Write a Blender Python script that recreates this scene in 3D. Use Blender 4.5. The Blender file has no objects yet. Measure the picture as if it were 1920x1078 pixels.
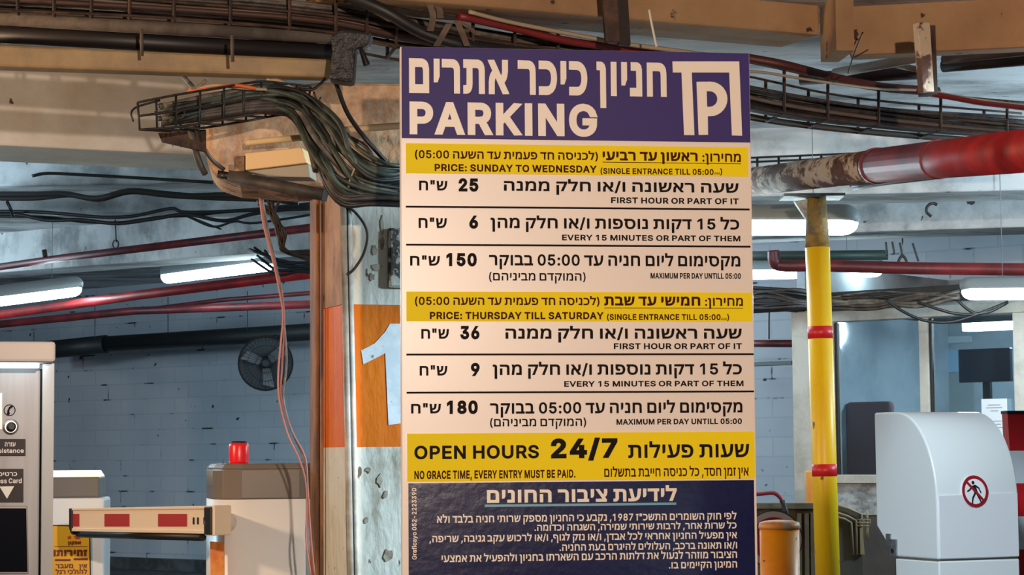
import bpy, bmesh, math, random, re, json
from mathutils import Vector, Matrix
random.seed(7)
S = bpy.context.scene
COL = S.collection
PI = math.pi
def srgb(r, g, b):
    f = lambda c: (c/255/12.92 if c/255 <= .04045 else ((c/255+.055)/1.055)**2.4)
    return (f(r), f(g), f(b))

# ------------------------------------------------------------------ camera
FPX = 4000.0                      # focal length in pixels of the 1920x1078 frame
CAMZ = 1.2
PITCH = math.atan((850-539)/FPX)
ROLL = 0.0077
fw = Vector((0, math.cos(PITCH), math.sin(PITCH)))
r0 = Vector((1, 0, 0)); u0 = r0.cross(fw)
rt = r0*math.cos(ROLL) - u0*math.sin(ROLL)
up = u0*math.cos(ROLL) + r0*math.sin(ROLL)
CAM = Vector((0, 0, CAMZ))
cd = bpy.data.cameras.new('camera'); cam = bpy.data.objects.new('camera', cd); COL.objects.link(cam)
cd.sensor_width = 36; cd.lens = FPX/1920*36; cd.clip_start = .05; cd.clip_end = 200
M = Matrix((rt, up, -fw)).transposed().to_4x4(); M.translation = CAM
cam.matrix_world = M
S.camera = cam
def ray(x, y): return rt*((x-960)/FPX) + up*((539-y)/FPX) + fw
def P(x, y, d):
    v = ray(x, y); return CAM + v*(d/v.y)
def PZ(x, y, z):
    v = ray(x, y); return CAM + v*((z-CAMZ)/v.z)

# ------------------------------------------------------------------ view, world, lamps
S.view_settings.view_transform = 'Standard'; S.view_settings.look = 'None'
S.view_settings.gamma = 1; S.view_settings.use_curve_mapping = False
S.view_settings.exposure = 0.0
w = bpy.data.worlds.new('world'); S.world = w; w.use_nodes = True
w.node_tree.nodes['Background'].inputs[0].default_value = (.55, .62, .75, 1)
w.node_tree.nodes['Background'].inputs[1].default_value = .09
WARM = (1, .79, .64); COOL = (.62, .84, 1)
def lamp(name, kind, loc, energy, color, size=.2, target=None, cone=None, blend=.5):
    l = bpy.data.lights.new(name, kind); l.energy = energy; l.color = color
    o = bpy.data.objects.new(name, l); o.location = loc; COL.objects.link(o)
    if kind == 'AREA': l.size = size
    else: l.shadow_soft_size = size
    if kind == 'SPOT': l.spot_size = cone; l.spot_blend = blend
    if target is not None:
        o.rotation_euler = (Vector(target)-Vector(loc)).to_track_quat('-Z', 'Y').to_euler()
    return o
lamp('entrance_lamp', 'SPOT', (1.1, -1.5, 2.3), 2000, WARM, .06, (.3, 7.2, 2.0), math.radians(42), .5)
lamp('lane_lamp', 'SPOT', (-4.4, 6.6, 2.2), 440, (1, .69, .44), .15, (-1.2, 8.6, 1.9), math.radians(68), .3)
lamp('exit_lane_lamp', 'SPOT', (3.2, 7.8, 2.5), 1350, COOL, .2, (-.5, 8.5, 1.5), math.radians(36), .4)
lamp('kiosk_lamp', 'SPOT', (.15, 3.0, 2.9), 600, (.78, .92, 1), .2, (1.32, 6, .98), math.radians(17), .4)
lamp('car_headlamp', 'POINT', (3.7, -.9, .55), 14, (.75, .88, 1), .3)
lamp('side_hall_fill', 'POINT', (-4.0, 11.4, 2.3), 120, COOL, .2)  # both side points are unseen cool fills added to lift the rear ceiling
lamp('side_hall_fill', 'POINT', (4.0, 10.4, 2.2), 210, COOL, .2)
lamp('hall_fill', 'POINT', (.35, 13.5, 2.5), 70, COOL, .2)  # these three are unseen cool fills added to brighten the rear hall
lamp('hall_fill', 'POINT', (-.1, 18, 2.5), 80, COOL, .2)
lamp('hall_fill', 'POINT', (-6.2, 17, 2.5), 200, COOL, .2)

# ------------------------------------------------------------------ materials
def nd(t, k, **kw):
    n = t.nodes.new(k)
    for a, b in kw.items(): setattr(n, a, b)
    return n
MATS = {}
def mat(name, col, rough=.6, metal=0, col2=None, scale=6, lo=.4, hi=.6, spots=None, spot_scale=25, spot_lo=.66,
        bump=0, bump_scale=30, stretch=(1, 1, 1), emit=None, strength=0, coat=0, spec=.5):
    if name in MATS: return MATS[name]
    m = bpy.data.materials.new(name); m.use_nodes = True; t = m.node_tree
    b = t.nodes['Principled BSDF']
    b.inputs['Base Color'].default_value = (*srgb(*col), 1)
    b.inputs['Roughness'].default_value = rough; b.inputs['Metallic'].default_value = metal
    b.inputs['Coat Weight'].default_value = coat; b.inputs['Specular IOR Level'].default_value = spec
    if emit:
        b.inputs['Emission Color'].default_value = (*emit, 1); b.inputs['Emission Strength'].default_value = strength
    if col2 or spots or bump:
        tc = nd(t, 'ShaderNodeTexCoord'); mp = nd(t, 'ShaderNodeMapping'); mp.inputs['Scale'].default_value = stretch
        t.links.new(tc.outputs['Object'], mp.inputs[0]); src = mp.outputs[0]
    cur = None
    if col2:
        n = nd(t, 'ShaderNodeTexNoise'); n.inputs['Scale'].default_value = scale; n.inputs['Detail'].default_value = 6; n.inputs['Roughness'].default_value = .65
        t.links.new(src, n.inputs['Vector'])
        mr = nd(t, 'ShaderNodeMapRange'); mr.inputs[1].default_value = lo; mr.inputs[2].default_value = hi
        t.links.new(n.outputs[0], mr.inputs[0])
        mx = nd(t, 'ShaderNodeMix', data_type='RGBA')
        mx.inputs[6].default_value = (*srgb(*col), 1); mx.inputs[7].default_value = (*srgb(*col2), 1)
        t.links.new(mr.outputs[0], mx.inputs[0]); cur = mx.outputs[2]
    if spots:
        n = nd(t, 'ShaderNodeTexNoise'); n.inputs['Scale'].default_value = spot_scale; n.inputs['Detail'].default_value = 3
        t.links.new(src, n.inputs['Vector'])
        mr = nd(t, 'ShaderNodeMapRange'); mr.inputs[1].default_value = spot_lo; mr.inputs[2].default_value = spot_lo+.03
        t.links.new(n.outputs[0], mr.inputs[0])
        mx = nd(t, 'ShaderNodeMix', data_type='RGBA')
        mx.inputs[6].default_value = (*srgb(*col), 1); mx.inputs[7].default_value = (*srgb(*spots), 1)
        if cur: t.links.new(cur, mx.inputs[6])
        t.links.new(mr.outputs[0], mx.inputs[0]); cur = mx.outputs[2]
    if cur: t.links.new(cur, b.inputs['Base Color'])
    if bump:
        n = nd(t, 'ShaderNodeTexNoise'); n.inputs['Scale'].default_value = bump_scale; n.inputs['Detail'].default_value = 5
        t.links.new(src, n.inputs['Vector'])
        bp = nd(t, 'ShaderNodeBump'); bp.inputs['Strength'].default_value = bump; bp.inputs['Distance'].default_value = .02
        t.links.new(n.outputs[0], bp.inputs['Height']); t.links.new(bp.outputs[0], b.inputs['Normal'])
    MATS[name] = m; return m
def glass_mat(name, tint=(.75, .85, .9), fac=.22):
    m = bpy.data.materials.new(name); m.use_nodes = True; t = m.node_tree; t.nodes.clear()
    o = nd(t, 'ShaderNodeOutputMaterial'); a = nd(t, 'ShaderNodeBsdfTransparent'); g = nd(t, 'ShaderNodeBsdfGlossy')
    a.inputs[0].default_value = (*tint, 1); g.inputs['Roughness'].default_value = .03
    mx = nd(t, 'ShaderNodeMixShader'); mx.inputs[0].default_value = fac
    t.links.new(a.outputs[0], mx.inputs[1]); t.links.new(g.outputs[0], mx.inputs[2]); t.links.new(mx.outputs[0], o.inputs[0])
    return m
def brick_mat():
    m = bpy.data.materials.new('painted_block_wall'); m.use_nodes = True; t = m.node_tree; b = t.nodes['Principled BSDF']
    tc = nd(t, 'ShaderNodeTexCoord'); br = nd(t, 'ShaderNodeTexBrick')
    sp = nd(t, 'ShaderNodeSeparateXYZ'); cb = nd(t, 'ShaderNodeCombineXYZ')
    t.links.new(tc.outputs['Object'], sp.inputs[0]); t.links.new(sp.outputs[0], cb.inputs[0]); t.links.new(sp.outputs[2], cb.inputs[1])
    t.links.new(cb.outputs[0], br.inputs['Vector'])
    br.inputs['Color1'].default_value = (*srgb(196, 202, 208), 1); br.inputs['Color2'].default_value = (*srgb(186, 194, 203), 1)
    br.inputs['Mortar'].default_value = (*srgb(178, 186, 195), 1); br.inputs['Scale'].default_value = 1
    br.inputs['Brick Width'].default_value = .42; br.inputs['Row Height'].default_value = .165; br.inputs['Mortar Size'].default_value = .008
    # open joints: dark only where a noise says the mortar has fallen out
    n = nd(t, 'ShaderNodeTexNoise'); n.inputs['Scale'].default_value = 3.2; n.inputs['Detail'].default_value = 5; t.links.new(tc.outputs['Object'], n.inputs['Vector'])
    mr = nd(t, 'ShaderNodeMapRange'); mr.inputs[1].default_value = .585; mr.inputs[2].default_value = .64; t.links.new(n.outputs[0], mr.inputs[0])
    mu = nd(t, 'ShaderNodeMath', operation='MULTIPLY'); t.links.new(br.outputs['Fac'], mu.inputs[0]); t.links.new(mr.outputs[0], mu.inputs[1])
    n2 = nd(t, 'ShaderNodeTexNoise'); n2.inputs['Scale'].default_value = 9; n2.inputs['Detail'].default_value = 2; t.links.new(tc.outputs['Object'], n2.inputs['Vector'])
    mr2 = nd(t, 'ShaderNodeMapRange'); mr2.inputs[1].default_value = .7; mr2.inputs[2].default_value = .73; t.links.new(n2.outputs[0], mr2.inputs[0])
    mxm = nd(t, 'ShaderNodeMath', operation='MAXIMUM'); t.links.new(mu.outputs[0], mxm.inputs[0]); t.links.new(mr2.outputs[0], mxm.inputs[1])
    n3 = nd(t, 'ShaderNodeTexNoise'); n3.inputs['Scale'].default_value = .8; n3.inputs['Detail'].default_value = 4; t.links.new(tc.outputs['Object'], n3.inputs['Vector'])
    mr3 = nd(t, 'ShaderNodeMapRange'); mr3.inputs[1].default_value = .35; mr3.inputs[2].default_value = .7; mr3.inputs[4].default_value = .5; t.links.new(n3.outputs[0], mr3.inputs[0])
    mA = nd(t, 'ShaderNodeMix', data_type='RGBA'); mA.inputs[7].default_value = (*srgb(150, 160, 172), 1)
    t.links.new(mr3.outputs[0], mA.inputs[0]); t.links.new(br.outputs['Color'], mA.inputs[6])
    mB = nd(t, 'ShaderNodeMix', data_type='RGBA'); mB.inputs[7].default_value = (*srgb(38, 40, 44), 1)
    t.links.new(mxm.outputs[0], mB.inputs[0]); t.links.new(mA.outputs[2], mB.inputs[6]); t.links.new(mB.outputs[2], b.inputs['Base Color'])
    b.inputs['Roughness'].default_value = .7
    bp = nd(t, 'ShaderNodeBump'); bp.invert = True; bp.inputs['Strength'].default_value = .25; bp.inputs['Distance'].default_value = .006
    t.links.new(br.outputs['Fac'], bp.inputs['Height']); t.links.new(bp.outputs[0], b.inputs['Normal'])
    return m

# ------------------------------------------------------------------ mesh building
def crom(pts, k=6):
    pts = [Vector(p) for p in pts]
    if len(pts) < 3: return pts
    q = [pts[0]*2-pts[1]] + pts + [pts[-1]*2-pts[-2]]; out = []
    for i in range(1, len(q)-2):
        a, b, c, d = q[i-1:i+3]
        for j in range(k):
            s = j/k
            out.append(.5*((2*b)+(c-a)*s+(2*a-5*b+4*c-d)*s*s+(3*b-a-3*c+d)*s**3))
    out.append(pts[-1]); return out
class MB:
    def __init__(s): s.v = []; s.f = []; s.m = []; s.sm = []
    def add(s, vs, fs, mi=0, smooth=False):
        b = len(s.v); s.v += [Vector(v) for v in vs]
        for f in fs: s.f.append([b+i for i in f]); s.m.append(mi); s.sm.append(smooth)
        return s
    def box(s, c, d, rz=0, mi=0, mtx=None):
        m = mtx or (Matrix.Translation(c) @ Matrix.Rotation(rz, 4, 'Z'))
        vs = [m @ Vector((x*d[0]/2, y*d[1]/2, z*d[2]/2)) for x in (-1, 1) for y in (-1, 1) for z in (-1, 1)]
        return s.add(vs, [(0, 1, 3, 2), (4, 6, 7, 5), (0, 4, 5, 1), (2, 3, 7, 6), (0, 2, 6, 4), (1, 5, 7, 3)], mi)
    def hexa(s, bot, top, mi=0):      # two quads, same winding
        return s.add(list(bot)+list(top), [(3, 2, 1, 0), (4, 5, 6, 7), (0, 1, 5, 4), (1, 2, 6, 5), (2, 3, 7, 6), (3, 0, 4, 7)], mi)
    def prism(s, poly, y0, y1, mi=0, smooth=False):       # poly in (x, z), extruded in y (y0 is the front)
        n = len(poly)
        a = sum(poly[i][0]*poly[(i+1) % n][1]-poly[(i+1) % n][0]*poly[i][1] for i in range(n))
        if a < 0: poly = poly[::-1]
        vs = [(p[0], y0, p[1]) for p in poly]+[(p[0], y1, p[1]) for p in poly]
        s.add(vs, [tuple(range(n)), tuple(range(2*n-1, n-1, -1))], mi)
        b = len(s.v)-2*n
        for i in range(n):
            j = (i+1) % n; s.f.append([b+j, b+i, b+n+i, b+n+j]); s.m.append(mi); s.sm.append(smooth)
        return s
    def tube(s, pts, r, n=8, mi=0, k=6, smooth=True, r2=None):
        pts = crom(pts, k) if smooth else [Vector(p) for p in pts]
        N = len(pts); vs = []; fs = []; ref = None
        for i, p in enumerate(pts):
            t = (pts[min(i+1, N-1)]-pts[max(i-1, 0)]).normalized()
            if ref is None: ref = t.orthogonal().normalized()
            ref = (ref - t*ref.dot(t)).normalized(); b = t.cross(ref)
            rr = r if r2 is None else r+(r2-r)*i/(N-1)
            for j in range(n):
                a = 2*PI*j/n; vs.append(p+(ref*math.cos(a)+b*math.sin(a))*rr)
        for i in range(N-1):
            for j in range(n): fs.append((i*n+j, i*n+(j+1) % n, (i+1)*n+(j+1) % n, (i+1)*n+j))
        s.add(vs, fs, mi, True)
        b = len(s.v)-len(vs)
        s.f += [[b+j for j in range(n)][::-1], [b+(N-1)*n+j for j in range(n)]]; s.m += [mi, mi]; s.sm += [False, False]
        return s
    def lathe(s, prof, c=(0, 0, 0), n=24, mi=0, axis=None):   # prof (r, z)
        m = Matrix.Translation(c)
        if axis is not None: m = m @ Vector(axis).to_track_quat('Z', 'Y').to_matrix().to_4x4()
        vs = []; fs = []
        for r, z in prof:
            for j in range(n):
                a = 2*PI*j/n; vs.append(m @ Vector((r*math.cos(a), r*math.sin(a), z)))
        for i in range(len(prof)-1):
            for j in range(n): fs.append((i*n+j, i*n+(j+1) % n, (i+1)*n+(j+1) % n, (i+1)*n+j))
        s.add(vs, fs, mi, True); b = len(s.v)-len(vs); L = len(prof)-1
        s.f += [[b+j for j in range(n)][::-1], [b+L*n+j for j in range(n)]]; s.m += [mi, mi]; s.sm += [False, False]
        return s
    def build(s, name, mats, parent=None, bevel=0, segs=2, origin=None, sub=0):
        if not isinstance(mats, (list, tuple)): mats = [mats]
        me = bpy.data.meshes.new(name)
        o = Vector((0, 0, 0))
        if origin is not None: o = Vector(origin)
        elif parent is None: o = sum(s.v, Vector())/len(s.v)
        me.from_pydata([v-o for v in s.v], [], s.f); me.validate()
        for m in mats: me.materials.append(m)
        if len(me.polygons) == len(s.f):
            me.polygons.foreach_set('material_index', s.m); me.polygons.foreach_set('use_smooth', s.sm)
        ob = bpy.data.objects.new(name, me); COL.objects.link(ob); ob.location = o
        if parent is not None: ob.parent = parent
        if bevel:
            b = ob.modifiers.new('bevel', 'BEVEL'); b.width = bevel; b.segments = segs; b.limit_method = 'ANGLE'; b.angle_limit = .6
        return ob
def tag(o, label, cat, group=None, kind=None):
    o['label'] = label; o['category'] = cat
    if group: o['group'] = group
    if kind: o['kind'] = kind
    return o
def thing(name, label, cat, loc=(0, 0, 0), rz=0, group=None):
    o = bpy.data.objects.new(name, None); COL.objects.link(o); o.empty_display_size = .1
    o.location = loc; o.rotation_euler = (0, 0, rz); return tag(o, label, cat, group, 'thing')
def struct(o): o['kind'] = 'structure'; return o
class Frame:
    """a vertical plane standing in the place: origin, yaw; px() gives its (u, v) seen at a pixel of the photograph"""
    def __init__(s, o, yaw):
        s.o = Vector(o); s.yaw = yaw; s.u = Vector((math.cos(yaw), math.sin(yaw), 0)); s.n = Vector((math.sin(yaw), -math.cos(yaw), 0))
    def px(s, x, y, off=0):
        v = ray(x, y); t = (s.o+s.n*off-CAM).dot(s.n)/v.dot(s.n); p = CAM+v*t-s.o
        return (p.dot(s.u), p.z)
    def poly(s, pts, off=0): return [s.px(x, y, off) for x, y in pts]
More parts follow.
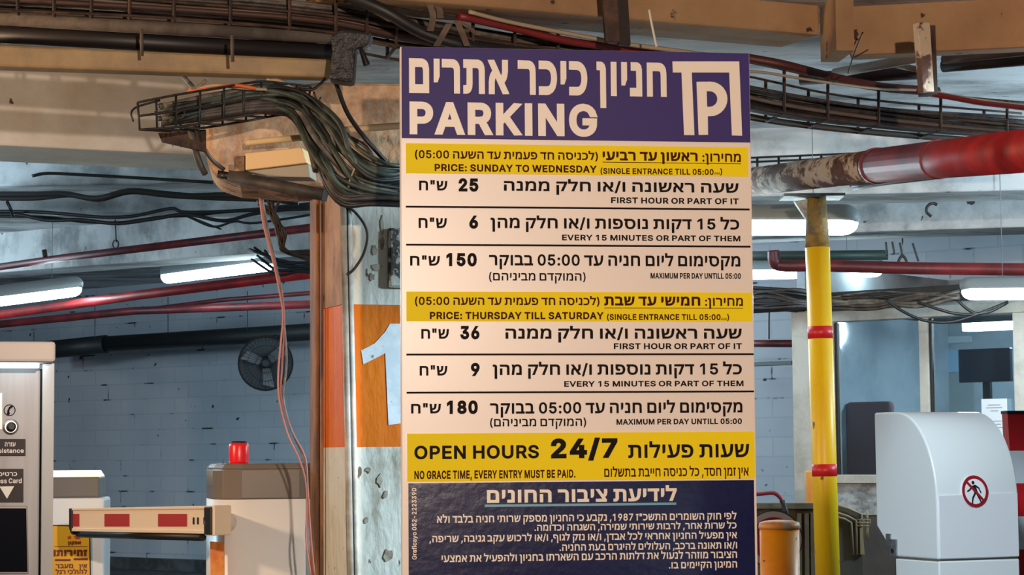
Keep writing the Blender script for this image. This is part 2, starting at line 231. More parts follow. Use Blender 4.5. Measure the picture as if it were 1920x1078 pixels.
# ------------------------------------------------------------------ lettering
def rtl(t):
    t = t[::-1]
    t = re.sub(r'\d[\d:]*\d|\d', lambda m: m.group(0)[::-1], t)
    return t.translate(str.maketrans('()', ')('))
GLY = json.loads(r'''{"A": "480|16,0 201,509 276,509 463,0 395,0 280,323 240,459 218,386 85,0|110,142 110,199 370,199 370,142", "B": "456|60,0 60,509 266,508 304,501 334,488 363,465 384,437 396,398 397,358 390,327 373,301 350,282 315,267 315,262 343,256 371,240 391,220 407,194 415,167 418,130 413,100 400,67 362,28 301,4 256,0|125,57 264,58 320,73 341,92 354,120 354,153 345,180 317,211 279,228 125,231|125,285 252,286 299,302 321,323 334,351 334,388 323,417 299,439 270,449 125,452", "C": "510|267,-7 215,-1 177,11 134,36 104,63 75,106 57,146 45,191 40,254 45,317 57,362 75,403 104,445 142,478 177,498 225,512 267,516 340,504 402,471 448,418 473,348 408,348 394,388 366,421 330,444 284,455 237,453 196,439 161,414 133,378 116,340 107,305 103,254 107,204 116,168 133,130 156,100 184,76 245,54 280,53 315,60 348,74 375,96 395,125 408,160 473,160 448,91 402,38 341,5", "D": "502|219,0 96,0 96,57 263,61 304,73 343,99 372,135 392,189 399,255 392,321 379,361 364,388 320,428 291,441 249,450 93,452 93,509 250,508 294,501 334,488 377,461 412,426 438,381 452,340 461,281 458,205 446,149 417,92 376,48 332,21 279,5|125,509 125,0 60,0 60,509", "E": "419|60,0 60,509 372,509 372,452 125,452 125,286 355,286 355,276 355,229 125,229 125,57 375,57 375,0", "F": "410|60,0 60,509 369,509 369,452 125,452 125,278 346,278 346,221 125,221 125,0", "G": "520|269,-7 225,-3 176,11 141,31 104,64 74,106 57,146 45,191 40,254 45,317 57,362 74,403 103,445 133,472 175,498 223,512 265,516 340,504 403,469 449,416 474,349 408,349 391,386 370,414 340,438 308,451 274,456 236,453 177,428 150,404 129,371 113,332 105,285 104,233 111,185 125,145 146,111 184,76 231,57 283,53 333,66 370,89 393,118 410,160 415,199 283,199 283,256 478,256 473,151 459,107 436,69 406,38 360,11 317,-2", "H": "517|60,0 60,509 125,509 125,289 147,289 392,289 392,509 457,509 457,0 392,0 392,232 303,232 125,232 125,0", "I": "188|62,0 62,509 126,509 126,0", "J": "396|185,-7 153,-4 115,7 69,40 40,90 33,173 98,173 98,130 106,98 122,74 144,58 172,51 204,51 230,61 252,78 266,104 272,138 272,509 336,509 336,145 329,90 313,55 279,21 237,0", "K": "467|104,145 104,216 181,310 364,509 448,509|60,0 60,509 125,509 125,0|372,0 188,259 228,309 449,0", "L": "393|60,0 60,509 125,509 125,57 361,57 361,0", "M": "628|60,0 60,509 152,509 280,179 314,72 342,158 476,509 568,509 568,0 504,0 507,439 470,328 342,0 286,0 167,300 119,436 120,409 122,0", "N": "523|60,0 60,509 136,509 359,157 404,74 399,164 399,509 463,509 463,0 387,0 171,342 120,431 125,301 125,0", "O": "533|267,-7 215,-1 177,11 134,36 105,63 75,106 57,146 44,203 40,254 45,317 57,362 75,403 105,445 142,478 177,498 225,512 267,516 309,512 357,498 400,472 429,445 459,403 477,362 490,305 493,254 488,191 477,146 459,106 429,63 400,36 357,11 309,-3|267,53 303,57 337,69 367,89 387,110 408,144 420,176 430,254 420,332 408,365 387,398 367,420 337,440 303,452 267,456 230,452 197,440 167,420 146,398 125,364 113,332 103,254 113,176 125,144 146,111 167,89 197,69 230,57", "P": "445|125,242 252,243 284,250 308,264 331,290 343,328 343,372 329,409 305,434 268,449 125,452|60,0 60,509 254,508 297,501 332,487 371,457 396,417 407,370 405,311 390,265 366,233 326,204 281,189 125,186 125,0", "Q": "533|245,159 313,159 468,-48 401,-48|267,-7 215,-1 177,11 134,36 105,63 75,106 57,146 44,203 40,254 45,317 57,362 75,403 105,445 142,478 177,498 225,512 267,516 309,512 357,498 400,472 429,445 459,403 477,362 490,305 493,254 488,191 477,146 459,106 429,63 400,36 357,11 309,-3|267,53 303,57 337,69 367,89 387,110 408,144 420,176 430,254 420,332 408,365 387,398 367,420 337,440 303,452 267,456 230,452 197,440 167,420 146,398 125,364 113,332 103,254 113,176 125,144 146,111 167,89 197,69 230,57", "R": "449|125,255 240,255 284,262 309,273 327,290 344,338 344,371 336,401 319,425 298,440 252,451 125,452|125,198 96,198 96,255 125,255|60,0 60,509 264,507 305,500 339,485 376,455 399,415 409,367 406,316 390,271 367,240 326,214 281,201 125,198 125,0|353,0 230,229 303,229 428,0", "S": "447|224,-9 149,1 91,31 54,77 38,137 104,137 112,106 132,79 162,60 204,50 246,50 286,60 317,79 338,106 345,130 344,154 336,174 322,189 280,211 163,246 120,265 76,301 56,341 52,372 56,406 68,437 87,463 113,484 151,503 227,516 296,505 351,476 387,433 401,378 337,378 326,412 297,441 254,456 204,457 163,446 131,421 116,387 120,349 136,328 166,310 303,267 359,238 397,193 408,139 405,105 393,75 354,29 294,0", "T": "449|32,452 32,509 417,509 417,452 257,452 257,0 193,0 193,452", "U": "517|259,-8 194,0 140,24 98,60 71,108 60,164 60,509 124,509 124,172 136,123 157,91 182,71 220,56 259,52 298,56 336,71 361,91 381,123 393,172 393,509 457,509 457,164 446,108 419,60 378,24 324,0", "V": "480|204,0 16,509 84,509 199,187 241,53 257,107 395,509 463,509 278,0", "W": "686|155,0 16,509 82,509 170,171 193,59 208,133 306,509 380,509 469,167 492,61 505,124 603,509 670,509 530,0 455,0 362,345 344,443 330,371 230,0", "X": "474|18,0 200,260 29,509 104,509 204,361 237,301 260,342 374,509 446,509 276,263 456,0 382,0 267,168 238,221 219,186 91,0", "Y": "472|203,0 203,208 16,509 91,509 222,292 237,260 249,289 381,509 455,509 268,208 268,0", "Z": "438|42,0 42,46 303,427 324,454 40,452 40,509 397,509 397,462 137,85 113,54 399,57 399,0", "0": "453|227,-7 182,-1 151,11 123,29 95,62 72,104 60,144 48,254 60,364 73,404 95,447 124,479 151,498 183,510 227,516 271,510 302,498 330,479 358,447 380,404 393,364 405,254 393,144 381,104 359,62 330,29 302,11 263,-3|227,50 256,54 276,63 313,103 336,168 344,254 336,341 313,405 276,446 256,455 227,460 203,457 177,446 140,405 117,341 109,254 117,168 140,103 177,63 203,52", "1": "453|276,509 276,0 212,0 212,448 86,358 86,427 198,509", "2": "453|64,0 64,47 285,286 312,330 320,367 315,405 293,436 258,455 219,459 184,453 153,433 134,402 127,362 66,362 69,398 80,430 116,478 168,507 240,515 300,500 342,470 370,428 381,379 373,322 354,285 322,241 153,57 389,57 389,0", "3": "453|218,-7 152,2 98,30 60,74 44,132 109,132 116,104 134,78 161,61 195,51 229,50 262,56 291,69 312,89 325,116 329,154 320,188 302,214 279,231 248,243 157,248 157,299 288,452 70,452 70,509 372,509 372,461 220,289 279,286 321,269 354,244 374,217 389,179 393,137 387,103 367,60 327,23 274,0", "4": "453|40,105 40,158 247,509 311,509 109,163 413,163 413,105|282,0 282,318 343,318 343,0", "5": "453|221,-7 159,3 108,32 73,76 60,130 122,130 134,95 163,66 200,52 246,52 284,69 314,104 327,146 324,193 314,221 293,248 270,264 243,274 214,277 180,272 149,260 128,246 67,253 96,509 366,509 366,452 151,452 134,301 170,322 212,333 252,332 294,321 330,299 358,269 379,231 389,193 391,155 385,117 372,82 352,52 327,27 296,8 260,-3", "6": "453|226,-7 189,-3 155,8 125,26 100,51 81,81 69,115 64,154 66,193 80,239 107,293 252,509 322,509 175,295 214,312 272,311 316,295 355,262 378,221 388,173 385,119 364,66 327,26 278,0|226,48 267,56 299,79 320,114 327,157 320,201 299,235 267,258 226,265 186,258 153,235 132,201 125,158 132,114 153,79 186,56", "7": "453|97,0 323,452 62,452 62,509 391,509 391,449 165,0", "8": "453|226,-7 156,3 101,33 64,78 52,135 59,181 81,220 113,249 153,265 109,289 80,330 70,380 82,434 106,469 140,495 184,511 226,516 269,511 312,495 346,469 370,434 382,380 372,330 343,289 300,265 339,249 372,220 393,181 401,135 388,78 352,33 296,3|226,49 272,55 307,74 329,102 337,139 329,177 305,208 270,228 226,235 182,228 147,208 123,177 115,139 123,102 145,74 180,55|226,290 263,296 293,313 312,341 319,376 313,410 294,437 264,454 226,460 188,454 159,437 139,410 133,376 139,341 159,313 189,296", "9": "453|226,516 264,512 298,501 328,482 352,458 371,428 384,393 389,355 386,316 373,270 345,215 200,0 130,0 277,214 238,196 181,198 131,217 98,247 74,287 64,336 67,390 88,442 125,483 175,508|226,460 186,452 154,429 133,395 125,352 133,308 154,274 186,251 226,243 267,251 299,273 320,308 327,350 320,394 299,429 267,452", ":": "188|95,-4 78,-1 63,9 53,24 50,41 53,59 63,73 78,83 95,87 113,83 128,73 138,59 141,41 138,24 128,9 113,-1|95,271 78,274 63,284 53,299 50,316 53,334 63,349 78,359 95,362 113,359 128,349 138,334 141,316 138,299 128,284 113,274", "/": "249|235,533 71,-76 14,-76 178,533", ".": "188|95,-4 78,-1 63,9 53,24 50,41 53,59 63,73 78,83 95,87 113,83 128,73 138,59 141,41 138,24 128,9 113,-1", ",": "188|38,-119 68,71 137,71 84,-119", "(": "273|89,207 93,274 105,344 125,422 149,486 177,539 236,539 201,457 174,370 157,285 151,207 156,138 172,67 198,-10 236,-96 177,-96 150,-46 124,16 105,80 93,144", ")": "273|37,-96 76,-9 102,69 117,139 122,207 116,285 99,370 73,457 37,539 97,539 135,459 167,354 182,254 182,156 171,92 153,28 97,-96", "-": "453|337,244 337,188 114,188 114,244", "\"": "321|78,318 70,509 136,509 128,318|193,318 185,509 250,509 243,318", "!": "196|67,160 63,509 132,509 128,160|98,-4 81,-1 66,9 56,24 52,41 56,58 66,73 81,83 98,86 116,83 130,73 140,58 143,41 140,24 130,9 116,-1", "a": "389|160,-9 99,3 72,18 54,36 32,84 31,118 36,146 58,179 96,202 265,235 275,252 269,291 243,320 196,331 163,327 137,316 116,299 100,274 41,291 67,335 114,368 173,383 235,380 267,370 296,353 320,325 332,295 337,258 337,0 277,0 277,52 272,52 252,25 226,6 195,-5|170,45 220,55 259,86 274,122 276,190 246,179 141,161 117,150 100,135 92,102 102,72 130,52", "c": "396|207,-8 166,-4 137,6 110,21 82,46 46,108 34,187 46,268 82,330 110,356 137,371 166,380 207,384 260,377 305,356 340,322 362,277 303,262 293,285 276,306 255,320 228,328 184,328 149,313 118,278 99,224 98,157 115,102 134,76 154,60 178,50 207,46 240,51 269,65 290,86 304,117 363,102 341,56 306,21 261,-1", "d": "424|195,-8 158,-4 118,12 84,40 58,77 41,124 35,169 36,227 46,270 62,307 89,342 124,368 165,382 207,384 245,376 278,355 311,319 311,509 372,509 372,0 313,0 313,59 307,59 282,26 259,8 232,-4|205,47 250,57 284,86 305,132 312,189 305,247 284,291 251,320 205,330 162,322 127,294 105,250 96,189 105,128 127,84 162,55", "e": "404|98,221 308,221 304,248 291,282 266,311 237,326 200,330 168,324 142,311 119,286 98,236|212,-8 145,3 117,16 87,40 68,64 49,100 34,177 44,258 76,323 103,350 128,367 157,378 197,384 236,382 271,372 323,337 357,282 371,211 371,169 97,169 97,157 110,106 139,70 179,50 227,47 254,53 276,65 294,82 306,105 365,91 345,51 311,19 266,-1", "f": "254|228,379 228,327 6,327 6,379|81,0 81,432 84,461 104,496 139,521 183,530 236,523 243,521 227,468 200,474 171,470 154,460 145,443 142,0", "g": "425|207,-151 156,-146 110,-129 76,-104 51,-69 101,-41 131,-74 169,-93 222,-97 267,-85 291,-67 306,-41 311,-13 311,68 306,68 269,25 222,7 158,9 101,34 63,77 41,128 34,201 46,271 62,307 85,337 112,361 145,376 196,384 242,378 276,358 308,319 313,319 313,379 372,379 372,-9 365,-60 342,-100 308,-127 265,-144|205,59 251,68 285,95 305,137 312,193 305,248 285,291 251,320 205,330 163,322 127,294 105,252 96,193 103,138 124,96 158,68", "i": "167|53,0 53,379 114,379 114,0|84,443 54,455 41,483 54,512 84,524 114,512 126,483 114,455", "n": "410|114,227 114,0 53,0 53,379 112,379 112,310 116,319 137,349 158,366 187,379 220,384 258,382 290,371 317,353 343,315 355,271 357,0 296,0 295,249 288,280 269,308 251,321 223,328 188,327 161,317 141,303 126,283 117,257", "o": "415|207,-8 166,-4 137,6 110,21 82,46 46,108 34,187 46,268 82,330 110,356 137,371 166,380 207,384 241,382 278,371 305,356 333,330 356,298 369,268 381,187 369,108 333,46 305,21 278,6 248,-4|207,46 252,55 289,84 311,128 319,187 311,247 289,292 252,321 207,330 163,321 127,292 105,247 96,187 105,128 127,84 163,55", "r": "259|53,0 53,379 112,379 112,321 115,321 133,351 166,375 196,384 243,384 243,322 202,326 170,319 140,301 122,277 114,241 114,0", "s": "365|182,-8 128,-2 84,18 53,50 36,94 94,107 105,79 120,63 141,52 170,46 227,53 248,65 262,81 267,112 252,138 225,151 133,174 98,189 68,212 50,249 47,279 51,305 79,347 131,377 194,384 239,378 279,358 307,328 324,290 268,277 254,304 232,323 205,331 166,331 139,322 116,302 109,281 112,258 124,243 144,232 254,202 292,183 323,148 331,101 318,56 285,21 236,-2", "t": "227|204,379 204,327 6,327 6,379|65,471 126,471 127,83 134,63 147,54 170,50 202,54 211,1 160,-4 118,5 88,26 70,58 65,93", "y": "389|47,-139 61,-86 99,-90 124,-80 143,-55 163,-1 17,379 84,379 171,138 195,58 218,138 305,379 371,379 204,-58 187,-93 162,-121 128,-140 89,-145", "א": "486|361,0 40,475 125,475 446,0|45,0 46,156 61,229 80,268 105,299 138,323 176,339 197,285 153,256 126,205 117,145 117,0|309,148 285,200 328,230 354,281 362,339 362,475 435,475 434,330 417,251 398,214 377,188 346,165", "ב": "435|280,0 280,318 269,368 246,393 207,407 24,408 24,475 204,474 252,468 305,444 334,410 345,382 352,336 352,0|24,0 24,67 415,67 415,0", "ג": "278|12,-8 12,69 73,100 118,142 150,196 166,262 166,361 159,390 148,402 130,407 43,408 43,475 147,475 179,469 218,441 236,393 237,144 254,0 195,0 169,132 139,88 102,49 60,17", "ד": "419|254,0 254,436 326,436 326,0|8,408 8,475 399,475 399,408", "ה": "523|387,0 386,318 382,350 373,374 348,396 314,407 68,408 68,475 347,471 405,450 436,418 452,382 458,336 459,0|68,0 68,284 140,284 140,0", "ו": "209|68,0 68,475 140,475 140,0", "ז": "241|79,0 82,315 101,366 140,408 20,408 20,475 221,475 221,414 175,372 161,348 153,315 152,0", "ח": "539|314,475 363,471 413,454 447,425 465,392 474,336 475,0 403,0 402,318 392,368 378,387 354,401 323,408 281,408 140,408 140,0 68,0 68,475", "ט": "540|277,-10 208,-3 156,17 114,51 84,100 69,148 61,205 60,475 132,475 132,228 143,153 160,113 185,83 219,62 254,54 295,53 331,60 355,71 380,92 400,119 413,153 424,237 420,335 412,366 400,391 377,410 348,415 302,408 256,390 256,459 325,481 394,479 444,457 475,417 494,348 500,237 494,164 473,103 440,54 396,18 341,-3", "י": "188|60,171 60,475 132,475 132,243 96,171", "כ": "433|24,0 24,67 201,68 232,75 265,93 285,114 303,149 315,190 318,237 314,289 305,321 285,357 264,378 228,397 184,407 24,408 24,475 201,473 249,463 297,441 330,414 357,381 376,342 388,297 393,240 389,186 376,136 355,92 332,62 304,37 243,8 190,0", "ך": "437|306,-192 305,241 301,289 289,328 255,372 203,398 139,408 12,408 12,475 164,473 243,458 284,440 314,418 339,390 358,356 374,305 380,254 381,-192", "ל": "409|84,475 381,475 381,420 231,0 155,0 306,408 12,408 12,609 84,609", "מ": "517|281,484 339,477 387,456 422,423 444,381 453,330 453,0 245,0 245,67 381,67 381,318 375,355 360,385 341,404 309,418 276,421 237,416 211,405 188,387 167,358 142,278 112,0 40,0 76,329 44,475 116,475 132,407 163,443 195,466 235,480", "ם": "523|56,0 56,475 324,474 369,466 412,444 431,425 445,401 458,348 459,0|128,67 387,67 386,326 378,362 357,390 338,401 307,408 128,408", "נ": "318|24,0 24,67 182,67 179,381 168,398 150,407 51,408 51,475 163,475 195,469 235,441 252,393 254,0", "ן": "236|99,-192 99,370 93,390 79,403 16,408 16,475 88,474 124,464 156,435 170,393 172,-192", "ס": "546|285,-10 225,-3 170,17 126,52 96,94 73,155 63,229 68,307 87,408 28,408 28,475 294,475 349,467 388,454 421,434 455,402 476,370 497,313 506,234 499,163 478,102 446,54 402,19 348,-3|281,52 323,56 358,70 386,91 409,124 424,166 431,215 429,277 420,319 392,367 372,383 342,397 285,408 160,408 144,332 138,266 140,202 153,141 171,102 198,74 235,58", "ע": "488|20,0 20,67 217,71 273,88 316,121 348,170 366,230 391,475 464,475 445,273 433,203 406,127 370,76 319,35 248,8 188,0|153,54 55,475 128,475 224,54", "פ": "484|40,0 40,67 240,67 273,72 308,88 329,107 350,140 368,213 368,264 359,311 341,349 322,371 288,393 246,405 70,408 70,475 260,472 314,457 359,433 390,404 414,369 431,328 442,274 443,218 435,166 419,118 395,76 347,32 283,5 240,0|177,187 134,192 105,203 77,225 57,254 41,318 40,475 112,475 113,336 123,291 136,272 156,260 179,254 213,256 213,189", "ף": "468|339,-192 339,251 332,300 321,331 305,357 284,378 257,393 226,403 176,408 8,408 8,475 194,475 260,465 296,451 333,428 363,398 386,362 403,313 411,257 411,-192|145,171 109,174 73,187 45,209 25,238 9,302 8,475 80,475 80,320 89,279 102,258 123,244 147,238 181,240 181,173", "צ": "448|345,6 25,475 110,475 386,53|20,0 20,67 369,67 386,53 386,0|282,168 258,221 302,251 326,298 335,354 336,475 408,475 407,342 388,265 372,235 346,205 319,185", "ץ": "384|109,-192 109,192 4,475 80,475 181,184 181,-192|158,132 152,197 242,228 263,245 278,269 289,315 304,475 376,475 357,282 334,221 310,193 279,173", "ק": "505|251,0 402,408 64,408 64,475 477,475 477,420 327,0|64,-193 64,290 136,290 136,-193", "ר": "435|298,0 298,318 294,350 284,374 260,396 225,407 12,408 12,475 259,471 316,450 348,418 364,382 370,336 370,0", "ש": "564|74,0 32,475 104,475 140,67 248,67 293,72 346,92 385,122 420,172 441,231 468,475 540,475 521,280 508,210 480,134 433,71 378,30 312,7 252,0|119,162 114,227 202,256 223,272 238,295 249,338 262,475 334,475 317,309 308,274 293,247 268,220 235,200", "ת": "535|399,0 398,318 394,350 381,378 355,399 319,408 31,408 31,475 348,472 409,454 443,425 464,382 470,336 471,0|28,0 28,67 84,71 98,85 106,108 109,439 181,439 181,133 172,72 153,36 124,12 81,1"}''')
TXT = {}
def triangulate(outer, holes):
    bm = bmesh.new(); es = []
    for poly in [outer]+holes:
        vv = [bm.verts.new((p[0], p[1], 0)) for p in poly]
        es += [bm.edges.new((vv[i], vv[(i+1) % len(vv)])) for i in range(len(vv))]
    bmesh.ops.triangle_fill(bm, use_beauty=True, edges=es)
    bm.verts.index_update()
    fs = []
    for f in bm.faces:
        vi = [v.index for v in f.verts]; fs.append(vi if f.normal.z > 0 else vi[::-1])
    vs = [(v.co.x, v.co.y) for v in bm.verts]; bm.free(); return vs, fs
def area(c): return .5*sum(c[i-1][0]*c[i][1]-c[i][0]*c[i-1][1] for i in range(len(c)))
def inside(p, c):
    r = False
    for i in range(len(c)):
        (x0, y0), (x1, y1) = c[i-1], c[i]
        if (y0 > p[1]) != (y1 > p[1]) and p[0] < (x1-x0)*(p[1]-y0)/(y1-y0)+x0: r = not r
    return r
def glyph(ch, off):
    """one letter outline, made heavier by off (thousandths of an em) all round"""
    if (ch, off) in TXT: return TXT[ch, off]
    q = GLY[ch].split('|'); cs = [[tuple(map(int, p.split(','))) for p in c.split()] for c in q[1:]]
    vs, fs = [], []
    outs = [c for c in cs if area(c) < 0]; hol = [c for c in cs if area(c) > 0]
    for i_, o in enumerate(outs):
        v, f = triangulate(o, [h for h in hol if inside(h[0], o)])
        b = len(vs); vs += [(p[0], p[1], -.0001*i_) for p in v]; fs += [[b+i for i in t] for t in f]
    if off:
        for c_, c in enumerate(cs):
            n = len(c); b = len(vs); ring = []
            for i in range(n):
                a_, p, d = Vector(c[i-1]), Vector(c[i]), Vector(c[(i+1) % n])
                n1 = (p-a_).normalized(); n2 = (d-p).normalized()
                n1 = Vector((-n1.y, n1.x)); n2 = Vector((-n2.y, n2.x)); mm = n1+n2
                if mm.length < .2: mm = n1
                mm.normalize(); k = min(1/max(mm.dot(n1), .45), 1.8); ring.append(tuple(p+mm*off*k))
            for i in range(n):
                j = (i+1) % n; z_ = .00025+.00008*(c_ % 3)+.000016*(i % 5)
                vs += [(p[0], p[1], z_) for p in (c[i], c[j], ring[j], ring[i])]; fs.append([b+4*i+k for k in range(4)])
    TXT[ch, off] = (int(q[0]), vs, fs); return TXT[ch, off]
def put(mb, t, ul, ur, v0, v1, off=.0, heb=None, y=-.001, mi=0):
    """text fitted between ul..ur; v0 baseline, v1 body height line"""
    heb = bool(re.search('[\u0590-\u05ff]', t)) if heb is None else heb
    t = rtl(t) if heb else t; off = off*1000; x = 0; vs = []; fs = []
    for ch in t:
        if ch == ' ': x += 150+off; continue
        adv, v, f = glyph(ch, off); b = len(vs)
        vs += [(p[0]+x, p[1], p[2]) for p in v]; fs += [[b+i for i in q] for q in f]; x += adv+1.5*off
    body = 475 if heb else 509
    x0 = min(v[0] for v in vs); x1 = max(v[0] for v in vs); sx = (ur-ul)/(x1-x0); sz = (v1-v0)/(body+2*off)
    mb.add([(ul+(v[0]-x0)*sx, y+v[2], v0+(v[1]+off)*sz) for v in vs], fs, mi)
def put_px(mb, F, t, xl, xr, yb, yt, off=0.0, y=-.001, mi=0, fo=0):
    xm = (xl+xr)/2
    put(mb, t, F.px(xl, yb, fo)[0], F.px(xr, yb, fo)[0], F.px(xm, yb, fo)[1], F.px(xm, yt, fo)[1], off, None, y, mi)

# ------------------------------------------------------------------ shared materials
conc = mat('painted_concrete', (198, 195, 190), .8, col2=(176, 166, 152), scale=1.6, lo=.42, hi=.66, spots=(70, 55, 42), spot_scale=14, spot_lo=.7, bump=.25, bump_scale=9)
concw = mat('stained_concrete', (170, 134, 94), .85, col2=(146, 108, 74), scale=1.4, lo=.42, hi=.66, spots=(58, 38, 26), spot_scale=13, spot_lo=.68, bump=.25, bump_scale=9)  # brown base carries warm dim light on cream beams; dark spots are dirt
ceilm = mat('ceiling_plaster', (196, 198, 198), .8, col2=(128, 130, 130), scale=1.3, lo=.45, hi=.62, spots=(60, 60, 60), spot_scale=11, spot_lo=.7, bump=.5, bump_scale=5, stretch=(1, 2.2, 1))
rough_c = mat('rough_broken_concrete', (204, 168, 132), .9, col2=(136, 102, 76), scale=4.5, lo=.4, hi=.62, spots=(66, 46, 34), spot_scale=13, spot_lo=.67, bump=.9, bump_scale=12)
floorm = mat('asphalt_floor', (70, 72, 74), .75, col2=(52, 54, 57), scale=4, bump=.2)
black = mat('black_cable', (24, 22, 22), .5)
darkc = mat('dark_sheath', (40, 32, 28), .55, col2=(72, 60, 50), scale=20)
greyc = mat('grey_sheath', (112, 106, 96), .6, col2=(70, 64, 58), scale=14)
greenc = mat('green_grey_sheath', (62, 70, 58), .55, col2=(36, 40, 34), scale=10)
tanc = mat('tan_sheath', (170, 148, 120), .6)
pinkc = mat('pink_sheath', (176, 116, 106), .6)
orangec = mat('orange_sheath', (224, 104, 56), .6)
redc = mat('red_sheath', (120, 30, 28), .5)
rust = mat('rusty_steel', (74, 52, 40), .8, col2=(40, 28, 23), scale=12, bump=.4)
wire = mat('dark_wire', (48, 42, 36), .6, metal=.3)
redp = mat('red_pipe_paint', (172, 30, 30), .5, col2=(128, 24, 26), scale=5, spots=(90, 40, 36), spot_scale=22, spot_lo=.7)
dredp = mat('dark_red_pipe_paint', (128, 40, 44), .45, col2=(84, 30, 34), scale=3)
blackp = mat('black_pipe_paint', (34, 38, 40), .5)
white = mat('white_powder_coat', (232, 230, 226), .35)
dgrey = mat('grey_plastic_cap', (112, 106, 100), .3)
rubber = mat('black_rubber', (22, 21, 21), .5)

# ================================================================== THE SETTING
ZC = 3.05
m = MB(); m.box((0, 12, ZC+.1), (22, 40, .2)); struct(m.build('ceiling', ceilm))
m = MB(); m.box((0, 12, -.1), (22, 40, .2)); struct(m.build('floor', floorm))
BW = math.radians(-38)
bw_o = Vector((-2.1, 21.5, 0))
m = MB(); m.box((1.5, .15, ZC/2), (22, .3, ZC+.0)); ob = struct(m.build('wall_back', brick_mat(), origin=(0, 0, 0))); ob.location = bw_o; ob.rotation_euler = (0, 0, BW)
m = MB(); m.box((.0, -.06, .06), (22, .12, .12)); ob = struct(m.build('baseboard_back', mat('dirty_kerb', (92, 94, 96), .8, col2=(60, 62, 64), scale=5), origin=(0, 0, 0))); ob.location = bw_o; ob.rotation_euler = (0, 0, BW)
def beam(name, a, b, thick, mt, bottom_only=True, ztop=ZC+.02):
    """downstand beam: a and b are world points of the lower near edge"""
    a = Vector(a); b = Vector(b); d = (b-a); d.z = 0; n = Vector((-d.y, d.x, 0)).normalized()*thick
    q = [a, b, b+n, a+n]; t = [Vector((p.x, p.y, ztop)) for p in q]
    m = MB(); m.hexa(q, t); return struct(m.build(name, mt, bevel=.012))
def edge(x0, y0, d0, x1, y1):
    a = P(x0, y0, d0); b = PZ(x1, y1, a.z); return a, b
m = MB(); m.box((1.36, 2.1, .95), (.62, .35, 1.9)); struct(m.build('unseen_lamp_block', conc))     # unseen block added to keep the warm lamp off the kiosk
# ceiling beams: near left, near middle, near right, and those deeper in
a, b = edge(-160, 265, 9.6, 480, 296); beam('trim_1', a, b, .55, conc)
a, b = edge(620, -12, 7.9, 1538, 66); beam('trim_2', a, b, .3, concw)
a, b = edge(1592, 104, 8.8, 2060, 82); beam('trim_3', a, b, .12, concw)
a = P(1584, 84, 8.5); m = MB(); m.box((a.x, a.y+.2, (a.z+ZC)/2), (.075, .26, ZC-a.z+.02), .1); struct(m.build('trim_4', concw))
a, b = edge(-120, 352, 12.2, 640, 338); beam('trim_5', a, b, .4, ceilm)
a, b = edge(-120, 405, 14.4, 640, 392); beam('trim_6', a, b, .35, ceilm)
a, b = edge(-120, 520, 18, 640, 462); beam('trim_7', a, b, .4, ceilm)
a, b = edge(1300, 372, 12.2, 2100, 352); beam('trim_8', a, b, .5, ceilm)
a, b = edge(1300, 445, 14.2, 2100, 420); beam('trim_9', a, b, .5, ceilm)

# ================================================================== PILLAR
PY = math.radians(22)
pc = P(648, 850, 8.45)                                        # near corner
PF = Frame((pc.x, pc.y, 0), PY)
pil_paint = mat('peeling_cream_paint', (206, 204, 190), .6, col2=(150, 140, 120), scale=3.2, lo=.52, hi=.66, spots=(92, 76, 60), spot_scale=16, spot_lo=.69, bump=.6, bump_scale=10, stretch=(1.6, 1.6, .7))
pil_orange = mat('orange_band_paint', (218, 112, 0), .6, spec=.2, col2=(200, 92, 0), scale=4, lo=.4, hi=.7, spots=(120, 66, 34), spot_scale=18, spot_lo=.71, bump=.35, bump_scale=12, stretch=(1.6, 1.6, .6))
zb0 = PF.px(700, 838)[1]; zb1 = PF.px(700, 571)[1]; ztop = PF.px(648, 345)[1]
pillar = thing('pillar', 'peeling concrete pillar with orange band and painted number one behind price sign', 'pillar', (pc.x, pc.y, 0), PY)
PWd, PDp = .62, .42
for nm, z0, z1, mt in (('lower_shaft', 0, zb0, pil_paint), ('orange_band', zb0, zb1, pil_orange), ('upper_shaft', zb1, ztop, pil_paint)):
    m = MB(); m.box((PWd/2, PDp/2, (z0+z1)/2), (PWd, PDp, z1-z0)); o = m.build(nm, mt, pillar)
m = MB(); m.box((-.002, PDp*.45, (zb1+ztop)/2), (.006, PDp*.86, ztop-zb1)); m.build('brown_coat', mat('warm_light_brown', (186, 146, 112), .75, col2=(128, 92, 68), scale=5, lo=.45, hi=.65, spots=(70, 46, 34), spot_scale=20, spot_lo=.68, stretch=(1, 1, .4)), pillar)['label'] = 'warm lamplight painted brown on the left face'  # brown skin paints warm lamplight onto the left face of the cream shaft
m = MB()
one = PF.poly([(677, 657), (702, 644), (722, 622), (731, 607), (790, 607), (790, 788), (728, 797), (722, 662), (703, 672), (681, 683)])
m.prism(one, -.0025, .001); m.build('painted_number', mat('white_number_paint', (222, 226, 228), .6, col2=(196, 204, 208), scale=8, spots=(150, 130, 100), spot_scale=30, spot_lo=.68), pillar)['label'] = 'white painted number one'
